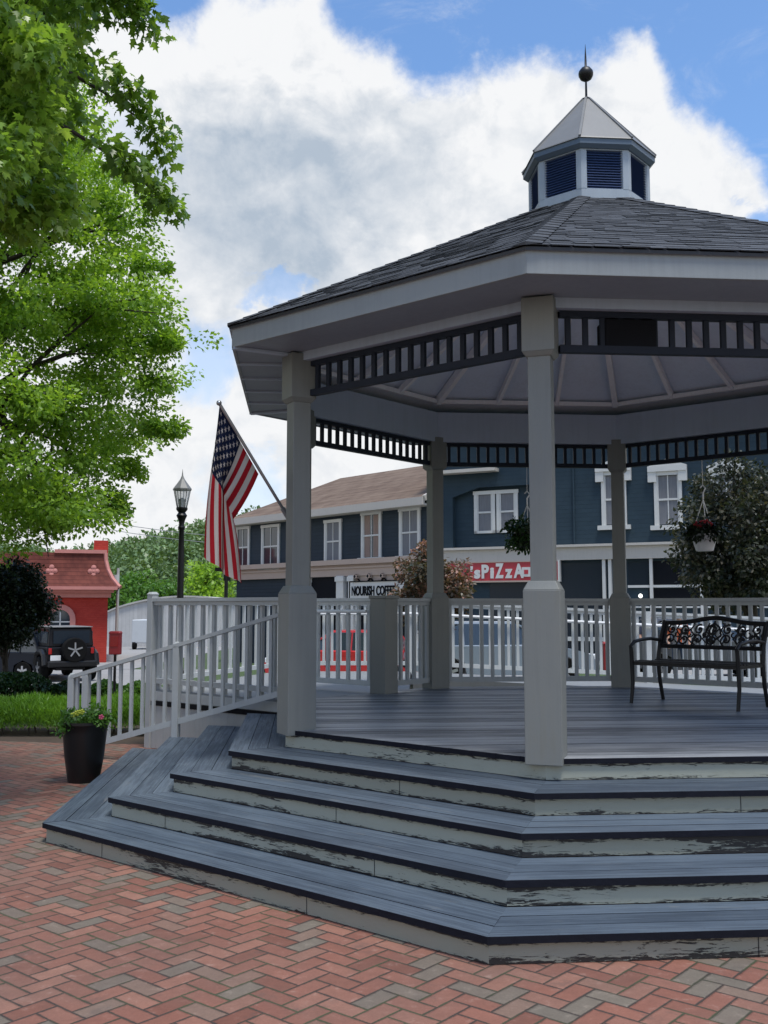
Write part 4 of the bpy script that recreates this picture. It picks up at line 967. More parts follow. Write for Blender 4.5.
for i in range(5):
    a = 2 * math.pi * i / 5 + .3; q.beam((-2.34, -.05, 1.06), (-2.34, -.05 + math.cos(a) * .25, 1.06 + math.sin(a) * .25), .05, .07, 0, up=(1, 0, 0))
q.build('rim', [M['rim'], M['tyre']], spw, local=True)
JP.scale = (1.08, 1.08, 1.08)
# trailer
TL = thing('cargo_trailer', 'small white box trailer parked by the grey metal building', 'trailer', gp(146, 71)); X, Y, Z = TL.location
q = MB(); q.box((X, Y, Z + 1.25), (1.35, 3., 1.6)); q.build('box', M['white'], TL, bevel=.05)
q = MB(); q.tube([(X + .4, Y - 1.3, Z + .3), (X + .62, Y - 1.3, Z + .3)], .3, 12); q.tube([(X - .62, Y - 1.3, Z + .3), (X - .4, Y - 1.3, Z + .3)], .3, 12); q.build('wheel', M['tyre'], TL)

# ------------------------------------------------------------------ street lamp, poles, boxes
LP = thing('street_lamp', 'black iron street lamp post with clear glass lantern and spike', 'street lamp', gp(179, 20)); X, Y, Z = LP.location
q = MB(); q.lathe([(.20, Z), (.20, Z + .10), (.13, Z + .25), (.11, Z + .5), (.085, Z + .62), (.075, Z + .7), (.062, Z + 2.9), (.05, Z + 3.35), (.075, Z + 3.40), (.05, Z + 3.46), (.07, Z + 3.55), (.11, Z + 3.64), (.07, Z + 3.70), (.115, Z + 3.76), (.115, Z + 3.80)], 14, (X, Y, 0)); q.build('pole', M['black'], LP, smooth=True)
gm, gt_, gb_ = new_mat('lantern_glass'); gb_.inputs['Base Color'].default_value = (.75, .78, .8, 1); gb_.inputs['Alpha'].default_value = .38; gb_.inputs['Roughness'].default_value = .1
q = MB(); q.lathe([(.095, Z + 3.80), (.165, Z + 4.14), (.165, Z + 4.15)], 8, (X, Y, 0)); q.build('lantern_glass', gm, LP)
q = MB()
for i in range(8):
    a = 2 * math.pi * i / 8; q.beam((X + .098 * math.cos(a), Y + .098 * math.sin(a), Z + 3.80), (X + .168 * math.cos(a), Y + .168 * math.sin(a), Z + 4.15), .012, .012)
q.lathe([(.19, Z + 4.15), (.19, Z + 4.18), (.10, Z + 4.30), (.05, Z + 4.37), (.035, Z + 4.40), (.015, Z + 4.45), (.002, Z + 4.58)], 8, (X, Y, 0)); q.lathe([(.07, Z + 3.8), (.06, Z + 3.92), (.09, Z + 3.95), (.02, Z + 4.0)], 8, (X, Y, 0)); q.build('lantern_frame', M['metal_roof'], LP)
p2 = thing('sign_post', 'thin black post with a bracket behind the flag beside the slate building', 'post', gp(225, 24)); X, Y, Z = p2.location
q = MB(); q.tube([(X, Y, Z), (X, Y, 2.72)], .045, 8); q.ball((X, Y, 2.76), .07); q.build('pole', M['black'], p2)
q = MB(); q.box((X - .12, Y, 2.55), (.3, .06, .09)); q.box((X + .02, Y, 2.4), (.16, .05, .25)); q.build('bracket', M['black'], p2)
up_ = thing('utility_pole', 'thin grey utility pole between the red building and the metal building', 'pole', gp(116, 58)); X, Y, Z = up_.location
q = MB(); q.tube([(X, Y, Z), (X, Y, 3.9)], [.11, .08], 8); q.build('pole', M['concrete'], up_)
q = MB(); q.tube([(X - .05, Y - .16, 3.0), (X - .05, Y - .16, 3.5)], .16, 10); q.build('transformer', M['wtrim'], up_)
wr = thing('power_line', 'thin grey overhead wires crossing above the far hill', 'wire', (-30, 70, 6))
for dzz in (0., .5):
    q = MB(); a, b = pix(60, 520, 70), pix(420, 541, 70); q.tube([a.lerp(b, t / 10) + Vector((0, 0, dzz - 1.0 * (1 - (2 * t / 10 - 1) ** 2))) for t in range(11)], .03, 4); q.build('wire', M['steel'], wr)
def redbox(px, Y, ztop, label, h_=.33, w_=.17):
    x = pix(px, 640, Y).x; z0 = gz(x, Y); t = thing('call_box', label, 'box on post', (x, Y, z0))
    q = MB(); q.box((x, Y, ztop - h_ / 2), (w_, .14, h_)); q.box((x, Y, ztop + .01), (w_ * 1.12, .17, .04), 0, taper=.8); q.build('box', M['redbox'], t, bevel=.012)
    q = MB(); q.box((x, Y - .073, ztop - h_ * .4), (w_ * .7, .01, h_ * .45)); q.build('door', M['tail'], t)
    q = MB(); q.tube([(x, Y, z0 - .05), (x, Y, ztop - h_ + .01)], .022, 8); q.build('post', M['black'], t)
redbox(115.5, 15.6, 1.25, 'dark red box on a thin post behind the low hedge')
redbox(608, 17.5, 1.02, 'red box on a post beside the back right gazebo post', .46, .18)
redbox(328, 17.2, 1.12, 'tall narrow red box on a post behind the ramp fence near the big left post', .48, .11)

# ------------------------------------------------------------------ flag
FGp0, FGp1 = pix(219, 403, 7.9), pix(288.5, 518, 8.32)
FG = thing('flag', 'american flag with stars and stripes hanging from a slanted pole on the left post', 'flag', tuple(FGp1))
q = MB(); q.tube([FGp0, FGp1], .013, 8); pl = q.build('pole', M['steel'], FG, smooth=True)
q = MB(); q.ball(FGp0, .022); q.build('pole_tip', M['steel'], FG, smooth=True)
q = MB(); dv = (FGp1 - FGp0).normalized(); q.tube([FGp1 - dv * .1, FGp1 + dv * .03], .022, 8); q.beam(FGp1 - Vector((0, 0, .06)), FGp1 + Vector((.055, .02, -.06)), .05, .1); q.build('bracket', M['steel'], FG)
def cloth(name, col):
    m, t, b = new_mat(name); b.inputs['Base Color'].default_value = col + (1,); b.inputs['Roughness'].default_value = .8; b.inputs['Specular IOR Level'].default_value = .2
    o = t.new('ShaderNodeTexCoord').outputs['Object']; n = t.noise(o, 14, 4, .6); t.put(b.inputs['Base Color'], t.mix(t.m('MULTIPLY', n, .3), col, tuple(c * .6 for c in col)))
    tr = t.new('ShaderNodeBsdfTranslucent'); tr.inputs[0].default_value = col + (1,); mx = t.new('ShaderNodeMixShader'); mx.inputs[0].default_value = .4
    t.link(b.outputs[0], mx.inputs[1]); t.link(tr.outputs[0], mx.inputs[2]); t.link(mx.outputs[0], t.n['Material Output'].inputs[0]); return m
fm = [cloth('flag_red', (.42, .014, .024)), cloth('flag_white', (.60, .54, .50)), cloth('flag_blue', (.010, .017, .05))]
def lerp(a, b, t): return a + (b - a) * t
def flagpt(s, t):
    hx, hy = lerp(219.5, 258.5, s), lerp(405, 474, s)
    kx, ky = lerp(214, 232, s ** 1.2), lerp(450, 519, s ** 1.1)
    ex, ey = lerp(206, 241, s) , lerp(556, 584, s ** .8)
    tk = .30
    if t < tk:
        f = t / tk; x, y = lerp(hx, kx, f), lerp(hy, ky, f)
        sm = f * (1 - f); y += sm * 8 * s; x += sm * 3 * s
    else:
        f = (t - tk) / (1 - tk); x, y = lerp(kx, ex, f), lerp(ky, ey, f); x += math.sin(f * math.pi) * (3 * s - 2)
    Y = lerp(7.92, 8.20, s) + (.075 * min(1, t * 2.2)) * math.sin(s * 11.5 + 1.0 + t * 1.5) + .03 * math.sin(s * 23 + t * 4) * min(1, t * 3)
    x += 2.6 * math.cos(s * 11.5 + 1 + t * 1.5) * min(1, t * 2)
    return pix(x, y, Y)
q = MB(); NS, NTt = 52, 50; V = [flagpt(i / NS, j / NTt) for i in range(NS + 1) for j in range(NTt + 1)]
q.v = [tuple(v) for v in V]
for i in range(NS):
    st_ = i * 13 // NS
    for j in range(NTt):
        k_ = (NTt + 1); q.f.append((i * k_ + j, i * k_ + j + 1, (i + 1) * k_ + j + 1, (i + 1) * k_ + j)); q.uv.append([(0, 0)] * 4); q.r.append(.5)
        q.mi.append(2 if (st_ < 7 and j / NTt < .40) else (0 if st_ % 2 == 0 else 1))
for row in range(9):
    for c_ in range(6 if row % 2 == 0 else 5):
        s0 = (row + 1) / 10 * 7 / 13; t0 = ((c_ * 2 + (1 if row % 2 == 0 else 2)) / 12) * .40
        for sg_ in (-1, 1):
            P0 = flagpt(s0, t0); es = (flagpt(s0 + .01, t0) - P0) / .01 / .91; et = (flagpt(s0, t0 + .01) - P0) / .01 / 1.52; nn_ = es.cross(et).normalized() * .004 * sg_
            pts5 = []
            for i in range(10):
                a = math.pi * i / 5; r_ = .030 if i % 2 == 0 else .013; pts5.append(P0 + es * (r_ * math.cos(a)) + et * (r_ * math.sin(a)) + nn_)
            cc = P0 + nn_
            for i in range(10): q.poly([cc, pts5[i], pts5[(i + 1) % 10]], 1)
q.build('cloth', fm, FG, smooth=True)

# ------------------------------------------------------------------ bench on the deck
BO = Vector((2.89, 10.60, 0)); be = Vector((.70, -.714, 0)); bf = Vector((-.714, -.70, 0)); BLn, BD = 1.13, .52
BN = thing('bench', 'black cast iron bench with scrollwork back standing on the gazebo deck', 'bench', (BO.x + .3, BO.y - .4, DK))
def bp(x, y, z): q = BO + be * x + bf * y; return Vector((q.x, q.y, DK + z))
lean = .13
for x, s_ in ((0, 0), (BLn, 0)):
    q = MB(); q.tube([bp(x, -.06, 0), bp(x, .0, .22), bp(x, .02, .42), bp(x, -.02, .60), bp(x, -lean, .82)], [.019, .021, .022, .02, .02], 8); q.build('leg', M['black'], BN, smooth=True)
    q = MB(); q.tube([bp(x, BD + .04, 0), bp(x, BD, .2), bp(x, BD + .01, .42), bp(x, BD + .02, .56)], [.018, .02, .022, .02], 8); q.build('leg', M['black'], BN, smooth=True)
    q = MB(); q.tube([bp(x, -.02, .62), bp(x, .15, .64), bp(x, .32, .635), bp(x, BD - .04, .615), bp(x, BD + .03, .57), bp(x, BD + .02, .53)], .018, 8); q.build('armrest', M['black'], BN, smooth=True)
q = MB()
for i in range(9): q.beam(bp(0, .01 + i * BD / 8.2, .415 + .008 * math.cos(i)), bp(BLn, .01 + i * BD / 8.2, .415 + .008 * math.cos(i)), .035, .012)
q.beam(bp(0, BD, .40), bp(BLn, BD, .40), .025, .035); q.beam(bp(0, 0, .40), bp(BLn, 0, .40), .025, .035)
for x in (0, BLn * .5, BLn): q.beam(bp(x, 0, .40), bp(x, BD, .40), .02, .03)
q.build('seat', M['black'], BN)
q = MB(); bk = lambda x, z: bp(x, -.02 - lean * (z - .55) / .27, z)
arch = lambda x: .80 + .055 * math.exp(-((x / BLn - .5) / .22) ** 2)
q.tube([bk(BLn * i / 16, arch(BLn * i / 16)) for i in range(17)], .024, 8); q.tube([bk(0, .56), bk(BLn, .56)], .022, 8)
q.tube([bk(.03, .56), bk(.03, .8)], .018, 6); q.tube([bk(BLn - .03, .56), bk(BLn - .03, .8)], .018, 6)
def spiral(cx, cz, r0, a0, turns, sgn, w_=.010):
    q.tube([bk(cx + r0 * (1 - .75 * t / 16) * math.cos(a0 + sgn * turns * 2 * math.pi * t / 16), cz + r0 * (1 - .75 * t / 16) * math.sin(a0 + sgn * turns * 2 * math.pi * t / 16)) for t in range(17)], w_, 6)
for i in range(7):
    x = .10 + i * (BLn - .2) / 6; s_ = 1 if i % 2 else -1
    spiral(x, .635, .068, s_ * 1.2, 1.3, s_); spiral(x, .735, .052, -s_ * 1.2, 1.2, -s_)
    spiral(x + .07, .69, .05, math.pi * .5, 1.0, s_, .008)
    q.ball(bk(x, .635), .016, 6); q.ball(bk(x, .735), .014, 6)
for i in range(6):
    x = .18 + i * (BLn - .3) / 5; q.tube([bk(x, .57), bk(x + .03, .66), bk(x - .03, .73), bk(x, .80)], .008, 6); 
    for s_ in (-1, 1): q.tube([bk(x, .60), bk(x + .05 * s_, .64), bk(x + .02 * s_, .69)], .009, 5)
q.tube([bk(BLn / 2, .57), bk(BLn / 2, .82)], .012, 6)
for s_ in (-1, 1): q.tube([bk(BLn / 2, .60), bk(BLn / 2 + .09 * s_, .68), bk(BLn / 2 + .06 * s_, .76), bk(BLn / 2, .80)], .011, 6)
q.build('backrest', M['black'], BN, smooth=True)

# ------------------------------------------------------------------ plants
M['leaf_near'] = leaf_mat('maple_leaf_near', (.07, .14, .025), (.18, .31, .05), (.34, .48, .11), .50, .2)
M['leaf_far'] = leaf_mat('maple_leaf_far', (.085, .18, .024), (.22, .38, .045), (.37, .53, .09), .48)
M['leaf_hedge'] = leaf_mat('hedge_leaf', (.05, .12, .015), (.12, .26, .03), (.21, .38, .045), .4)
M['leaf_box'] = leaf_mat('box_leaf', (.012, .03, .008), (.02, .055, .014), (.04, .09, .02), .2)
M['leaf_dark'] = leaf_mat('purple_leaf', (.006, .010, .007), (.012, .022, .011), (.035, .065, .02), .18)
M['leaf_plum'] = leaf_mat('plum_leaf', (.012, .02, .012), (.045, .055, .035), (.20, .17, .13), .25)
M['leaf_pink'] = leaf_mat('pink_tip_leaf', (.025, .04, .022), (.13, .10, .07), (.48, .20, .15), .25)
M['leaf_hill'] = leaf_mat('hill_leaf', (.085, .14, .055), (.13, .21, .08), (.19, .29, .11), .2)
M['leaf_mid'] = leaf_mat('mid_tree_leaf', (.03, .09, .018), (.08, .19, .03), (.15, .30, .05), .3)
M['flower_pink'] = mat('pink_petals', (.5, .08, .16), .6); M['flower_red'] = mat('red_petals', (.35, .02, .03), .6); M['flower_yellow'] = mat('lime_leaves', (.45, .50, .05), .6)
M['pot'] = mat('black_glazed_pot', (.005, .005, .006), .35, var=.1); M['potw'] = mat('white_basket', (.62, .63, .64), .45, var=.08)
def shell_pts(n, c, r_, inner=.35):
    d = rng.normal(size=(n, 3)); d /= np.linalg.norm(d, axis=1, keepdims=True)
    rad = inner + (1 - inner) * rng.random((n, 1)) ** .5
    return np.array(c) + d * rad * np.array(r_), d
def clumpy(cs, per, leaf, droop=.3, sub=6, subr=.32):
    """clumps (centre, radii) each made of smaller tufts; returns centres, directions, tint"""
    CC, DD, RR = [], [], []
    for c, r_ in cs:
        base = rng.random() * .34 - .04
        tc_, td = shell_pts(sub, c, r_, .5)
        for k_ in range(sub):
            n = max(3, int(per / sub)); p, d = shell_pts(n, tc_[k_], np.array(r_) * subr + leaf, .2)
            dd = d * .5 + td[k_] * .6 + rng.normal(0, .5, (n, 3)); dd[:, 2] -= droop
            CC.append(p); DD.append(dd); RR.append(np.clip(base + .25 * rng.random() + .45 * rng.random(n), 0, 1))
    return np.concatenate(CC), np.concatenate(DD), np.concatenate(RR)
def tree(name, label, cat, base, top, tr_, cs, per, leaf, tm, lm_, droop=.3, sub=6, subr=.32, limbs=30, group=None, limb_r=.05, fork=None):
    t = thing(name, label, cat, base, 0, group); q = MB(); base, top = Vector(base), Vector(top)
    q.tube([base, base.lerp(top, .35) + Vector((tr_ * .3, 0, 0)), base.lerp(top, .7) - Vector((tr_ * .3, 0, 0)), top], [tr_ * 1.25, tr_, tr_ * .8, tr_ * .45], 10)
    idx = list(range(len(cs))); random.shuffle(idx)
    for i in idx[:limbs]:
        c = Vector(cs[i][0]); f = random.uniform(.35, .95) if fork is None else random.uniform(*fork); a = base.lerp(top, f); L_ = (c - a).length
        m1 = a.lerp(c, .35) + Vector((random.uniform(-.06, .06), random.uniform(-.06, .06), .10)) * L_; m2 = a.lerp(c, .7) + Vector((random.uniform(-.05, .05), random.uniform(-.05, .05), .08)) * L_
        q.tube([a, m1, m2, c], [limb_r, limb_r * .7, limb_r * .45, limb_r * .2], 6)
        for _ in range(2):
            d = Vector(rng.normal(size=3)) * Vector(cs[i][1]).length * .35; q.tube([m2, m2.lerp(c, .6) + d * .5, c + d], [limb_r * .35, limb_r * .25, limb_r * .1], 5)
    q.build('trunk', M['bark'], t, smooth=True)
    CC, DD, RR = clumpy(cs, per, leaf, droop, sub, subr)
    leaves('crown', CC, DD, leaf, tm, lm_, t, RR); return t
def inpoly(x, y, P_):
    c = False; n = len(P_)
    for i in range(n):
        (x1, y1), (x2, y2) = P_[i], P_[i - 1]
        if (y1 > y) != (y2 > y) and x < (x2 - x1) * (y - y1) / (y2 - y1) + x1: c = not c
    return c
# big fine-leaved maple beyond the planter
out2 = [(x - 13 if x > 0 else x, y) for x, y in [(-330, 100), (-120, -60), (60, 40), (115, 160), (150, 215), (132, 245), (158, 262), (155, 300), (180, 345), (155, 385), (168, 425), (138, 440), (112, 470), (118, 512), (95, 535), (40, 548), (-20, 556), (-120, 560), (-250, 540), (-360, 420), (-380, 250)]]
random.seed(3); cs = []
while len(cs) < 380:
    x, y = random.uniform(-370, 195), random.uniform(-60, 562)
    if not inpoly(x, y, out2): continue
    if x < -140 and random.random() < .55: continue
    dd = random.uniform(13.2, 19.5) if x < 60 else random.uniform(14.5, 18)
    r_ = random.uniform(.40, .66); cs.append((tuple(pix(x, y, dd)), (r_ * 1.3, r_ * 1.15, r_ * .52)))
for x, y in ((158, 345), (164, 340), (150, 268), (152, 385), (160, 430), (168, 425), (158, 205), (150, 300), (120, 505), (130, 470)):
    cs.append((tuple(pix(x, y, random.uniform(15, 17))), (.30, .3, .13)))
tree('maple_tree', 'big bright green maple with layered foliage over the red building', 'tree', (-7.6, 16.6, gz(-7.6, 16.6)), (-7.3, 16.4, 7.5), .24, cs, 600, .08, T_QUAD, M['leaf_far'], .15, 11, .34, 70, limb_r=.07, fork=(.25, .95))
# near maple, branches entering from the upper left
out1 = [(x - 34 if x > 0 else x, y) for x, y in [(-260, -160), (60, -190), (118, -120), (135, -30), (92, 20), (118, 42), (100, 60), (105, 110), (95, 150), (128, 165), (120, 200), (95, 215), (40, 222), (-30, 228), (-140, 240), (-280, 200)]]
random.seed(5); cs = []
while len(cs) < 150:
    x, y = random.uniform(-270, 140), random.uniform(-190, 250)
    if not inpoly(x, y, out1): continue
    r_ = random.uniform(.22, .40); cs.append((tuple(pix(x, y, random.uniform(6.6, 9.4))), (r_, r_, r_ * .8)))
for (xa, ya), (xb, yb), n in (((100, -5), (152, 30), 6), ((112, 80), (170, 150), 8), ((112, 150), (172, 212), 8), ((85, 10), (140, 10), 4)):
    for i in range(n):
        t = i / (n - 1); cs.append((tuple(pix(lerp(xa, xb, t), lerp(ya, yb, t) - 6 * math.sin(math.pi * t), 7.6 + .1 * i)), (.10, .12, .09)))
NT1 = tree('maple_tree', 'nearer dark green maple whose drooping leafy branches fill the upper left corner', 'tree', (-5.4, 8.2, 0), (-5.2, 8.4, 7.), .17, cs[:150], 330, .083, T_MAPLE, M['leaf_near'], .75, 8, .42, 60, limb_r=.045, fork=(.3, .95))
q = MB()
for (xa, ya), (xb, yb) in (((60, -40), (152, 26)), ((40, 60), (170, 146)), ((30, 110), (172, 208))):
    q.tube([pix(lerp(xa, xb, t), lerp(ya, yb, t) - 10 * math.sin(math.pi * t), 7.5 + .9 * t) for t in (0, .25, .5, .75, 1)], [.022, .018, .013, .009, .004], 6)
q.build('branch', M['bark'], NT1, smooth=True)
k0 = 150
for n in (6, 8, 8, 4):
    CC, DD, RR = clumpy(cs[k0:k0 + n], 36, .09, .9, 5, .5); leaves('spray', CC, DD, .085, T_MAPLE, M['leaf_near'], NT1, RR * .6); k0 += n
# dark round tree in front of the parked cars
def ballclumps(c, r_, n, k_, seed, flat=.8):
    random.seed(seed); o = []
    while len(o) < n:
        v = Vector((random.uniform(-1, 1), random.uniform(-1, 1), random.uniform(-1, 1)))
        if v.length > 1 or v.length < .35: continue
        o.append(((c[0] + v.x * r_[0], c[1] + v.y * r_[1], c[2] + v.z * r_[2]), (k_ * random.uniform(.8, 1.3),) * 2 + (k_ * flat,)))
    return o
p = pix(7, 606, 20); tree('japanese_maple', 'small very dark round tree in front of the parked cars', 'tree', (p.x, 20, gz(p.x, 20)), (p.x, 20, 1.3), .06, ballclumps(p, (.74, .75, .80), 110, .22, 11), 300, .07, T_QUAD, M['leaf_dark'], .3, 6, .5, 20, limb_r=.02)
# plum tree and photinia behind the gazebo
p = pix(748, 535, 20.5); tree('plum_tree', 'large bronze and dark green ornamental tree behind the right side of the gazebo', 'tree', (p.x, 20.5, gz(p.x, 20.5)), (p.x, 20.5, p.z + .6), .12, ballclumps(p, (1.45, 1.4, 1.5), 125, .30, 12), 230, .085, T_OVAL, M['leaf_plum'], .35, 6, .5, 35, limb_r=.035)
p = pix(436, 592, 21.5); tree('photinia_shrub', 'shrub with pink tipped leaves behind the back gazebo post', 'shrub', (p.x, 21.5, gz(p.x, 21.5)), (p.x, 21.5, p.z), .05, ballclumps(p, (.84, .8, .92), 65, .22, 13), 170, .085, T_OVAL, M['leaf_pink'], .3, 6, .5, 20, limb_r=.02)
# hedges
def hedge(name, label, x0, x1, y0, y1, hgt, n, leaf, tm, lm_, spiky=False, seed=1):
    c = ((x0 + x1) / 2, (y0 + y1) / 2, gz((x0 + x1) / 2, (y0 + y1) / 2)); t = thing(name, label, 'hedge', c)
    r_ = np.random.default_rng(seed); x = r_.uniform(x0, x1, n); y = r_.uniform(y0, y1, n)
    zz = np.array([gz(a, b) for a, b in zip(x, y)])
    ex = np.minimum(np.minimum(x - x0, x1 - x), np.minimum(y - y0, y1 - y)) / min(.35, (y1 - y0) / 2); rnd_ = np.clip(ex, 0, 1) ** .4
    top = hgt * (.62 + .38 * rnd_) * (1 + .04 * np.sin(x * 5.1) + .03 * np.sin(x * 11.3 + y * 4))
    if spiky:
        z = zz + top * r_.uniform(.35, 1., n) - leaf * .6; D_ = np.stack([r_.normal(0, .5, n), r_.normal(0, .5, n) - .25, r_.uniform(.35, 1., n)], 1)
    else:
        z = zz + top * np.where(r_.random(n) < .5, r_.uniform(.85, 1, n), r_.uniform(.05, 1, n)); D_ = r_.normal(0, 1, (n, 3)); D_[:, 1] -= .4; D_[:, 2] += .3
    col_ = np.clip(.25 + .5 * r_.random(n) + .18 * np.sin(x * 3 + 1) , 0, 1)
    leaves('foliage', np.stack([x, y, z], 1), D_, leaf, tm, lm_, t, col_)
    for i in range(int((x1 - x0) * 2.5)):
        q = MB(); a = random.uniform(x0 + .1, x1 - .1); b = random.uniform(y0 + .1, y1 - .1); q.tube([(a, b, gz(a, b)), (a + random.uniform(-.1, .1), b, gz(a, b) + hgt * .7)], [.012, .006], 5); q.build('stem', M['bark'], t)
    return t
hedge('low_hedge', 'low bright green spiky border hedge along the edge of the brick plaza', -8.2, -1.9, 13.0, 13.9, .50, 90000, .075, T_BLADE, M['leaf_hedge'], True, 2)
p0x, p1x = pix(-60, 690, 16.3).x, pix(44, 690, 16.3).x
hedge('clipped_hedge', 'dark clipped box hedge behind the bright green border, at the far left', p0x, p1x, 15.9, 16.9, .62, 9000, .06, T_OVAL, M['leaf_box'], False, 3)
for a, b, s_ in ((46, 84, 5), (90, 118, 6), (120, 150, 7)):
    hedge('low_shrub', {5: 'dark low shrub right of the clipped hedge', 6: 'low green shrub below the dark red box', 7: 'low green shrub behind the left end of the ramp'}[s_], pix(a, 690, 16.3).x, pix(b, 690, 16.3).x, 16, 16.8, .52, 2600, .07, T_OVAL, M['leaf_box'] if s_ == 5 else M['leaf_mid'], False, s_)
# planter
PL = thing('planter', 'tall black tapered planter with trailing green and pink flowers', 'planter', (-2.86, 9.72, 0))
q = MB(); q.lathe([(.145, 0), (.15, .02), (.185, .25), (.205, .46), (.212, .53), (.222, .54), (.222, .565), (.20, .565), (.19, .50), (.01, .50)], 28, (-2.86, 9.72, 0)); q.build('pot', M['pot'], PL, smooth=True)
q = MB(); q.lathe([(.19, .515), (.01, .53)], 20, (-2.86, 9.72, 0)); q.build('soil', M['soil'], PL)
c_ = [((-2.86 + .17 * math.cos(a), 9.72 + .17 * math.sin(a), .58 + .03 * math.sin(3 * a)), (.07, .07, .05)) for a in np.linspace(0, 6, 14)] + [((-2.86, 9.72, .63), (.12, .12, .07)), ((-2.94, 9.65, .62), (.1, .1, .06)), ((-3.04, 9.59, .53), (.05, .05, .07)), ((-2.74, 9.67, .66), (.06, .06, .06))]
CC, DD, RR = clumpy(c_, 60, .035, .1, 5, .6); leaves('foliage', CC, DD, .042, T_OVAL, M['leaf_mid'], PL, RR)
def blooms(cs_, mt, parent, r_=.016, name='flower'):
    for c in cs_:
        q = MB()
        for i in range(5):
            a = 2 * math.pi * i / 5; q.ball((c[0] + r_ * .8 * math.cos(a), c[1], c[2] + r_ * .8 * math.sin(a)), r_ * .6, 6, 0, .8)
        q.ball(c, r_ * .5, 6); q.build(name, mt, parent)
blooms([(-2.66, 9.55, .62)], M['flower_pink'], PL, .02); blooms([(-2.88, 9.53, .66), (-2.84, 9.53, .67), (-2.92, 9.54, .64)], M['flower_yellow'], PL, .022, 'lime_leaf')
# hanging baskets
def basket(label, x, y, zpot, hook_top, lm_, flowers, full=1.):
    t = thing('hanging_basket', label, 'hanging basket', (x, y, zpot))
    q = MB(); q.lathe([(.095, zpot), (.10, zpot + .01), (.145, zpot + .17), (.16, zpot + .175), (.16, zpot + .195), (.13, zpot + .19), (.01, zpot + .16)], 20, (x, y, 0)); q.build('pot', M['potw'] if full <= 1 else M['pot'], t, smooth=True)
    q = MB()
    for i in range(3):
        a = 2 * math.pi * i / 3 + .4; q.tube([(x + .15 * math.cos(a), y + .15 * math.sin(a), zpot + .19), (x, y, hook_top - .16)], .006, 5)
    q.tube([(x, y, hook_top - .16), (x, y, hook_top - .08), (x + .03, y, hook_top - .03), (x, y, hook_top + .01), (x - .03, y, hook_top - .02)], .009, 6); q.tube([(x, y, hook_top), (x, y, 3.40)], .004, 4); q.build('hanger', M['pipe'], t)
    c_ = [((x + .15 * full * math.cos(a), y + .15 * full * math.sin(a), zpot + .22 - (.16 if full > 1 else .0) * (i % 2)), (.09 * full, .09 * full, .07 * full)) for i, a in enumerate(np.linspace(0, 6, 12))] + [((x, y, zpot + .28), (.15, .15, .09))]
    CC, DD, RR = clumpy(c_, 120, .04, .5, 6, .6); leaves('foliage', CC, DD, .05, T_OVAL, lm_, t, RR)
    if flowers: blooms([(x - .13, y - .12, zpot + .31), (x - .07, y - .15, zpot + .32), (x - .10, y - .14, zpot + .28), (x + .02, y - .16, zpot + .30), (x - .02, y - .15, zpot + .33)], M['flower_red'], t, .024)
bx = (C[4] + (C[5] - C[4]) * .475); basket('white hanging basket with dark red flowers below the back right frieze', bx.x, bx.y, pix(705, 551, bx.y).z, pix(704, 486, bx.y).z, M['leaf_dark'], True)
bx = C[3] + (C[4] - C[3]) * .50; basket('dark leafy hanging basket half hidden behind the front centre post', bx.x, bx.y, pix(522, 548, bx.y).z, pix(522, 492, bx.y).z, M['leaf_box'], False, 1.08)

# ------------------------------------------------------------------ two people by the shops
def person(label, px, Y, top_, bot_, skin_, hair_, face):
    x = pix(px, 610, Y).x; z0 = gz(x, Y); t = thing('person', label, 'person', (x, Y, z0), face)
    J = {'pel': (0, 0, .93), 'wa': (0, .01, 1.08), 'ch': (0, .02, 1.30), 'ne': (0, .0, 1.47), 'hd': (0, -.02, 1.56), 'tp': (0, -.01, 1.68)}
    vs, es, rs = [], [], []
    def ch(pts, rr, start=None):
        prev = start
        for p, r_ in zip(pts, rr):
            vs.append(p); rs.append(r_); i = len(vs) - 1
            if prev is not None: es.append((prev, i))
            prev = i
        return prev
    ch([J['pel']], [.135]); ch([J['wa']], [.125], 0); ch([J['ch']], [.15], 1); ch([J['ne'], J['hd'], J['tp']], [.055, .085, .075], 2)
    for s_ in (-1, 1):
        ch([(s_ * .17, .02, 1.38), (s_ * .25, .03, 1.12), (s_ * .24, -.10, .88), (s_ * .23, -.15, .80)], [.06, .045, .033, .035], 2)
        ch([(s_ * .09, 0, .86), (s_ * .11, -.02, .48), (s_ * .11, .03, .08), (s_ * .12, -.12, .03)], [.095, .062, .042, .04], 0)
    me = bpy.data.meshes.new('body'); me.from_pydata(vs, es, []); o = bpy.data.objects.new('body', me); COL.objects.link(o)
    sk_ = o.modifiers.new('skin', 'SKIN'); sv = me.skin_vertices[0].data
    for i, r_ in enumerate(rs): sv[i].radius = (r_, r_ * (.72 if i in (0, 1, 2) else 1)); sv[i].use_root = (i == 0)
    o.modifiers.new('sub', 'SUBSURF').levels = 2; o.modifiers['sub'].render_levels = 2
    m2 = bpy.data.meshes.new_from_object(o.evaluated_get(bpy.context.evaluated_depsgraph_get())); bpy.data.objects.remove(o)
    m2.materials.clear()
    for m_ in (skin_, top_, bot_, hair_): m2.materials.append(m_)
    for f in m2.polygons:
        c = f.center; f.use_smooth = True
        f.material_index = 2 if c.z < .95 else (1 if c.z < 1.46 and not (c.z < .95) else (3 if (c.z > 1.62 or (c.y > .02 and c.z > 1.5)) else 0))
        if abs(c.x) > .18 and c.z < 1.15: f.material_index = 0
    b = bpy.data.objects.new('body', m2); COL.objects.link(b); b.parent = t
skin = mat('skin', (.42, .25, .18), .6); hair = mat('dark_hair', (.015, .012, .01), .6)
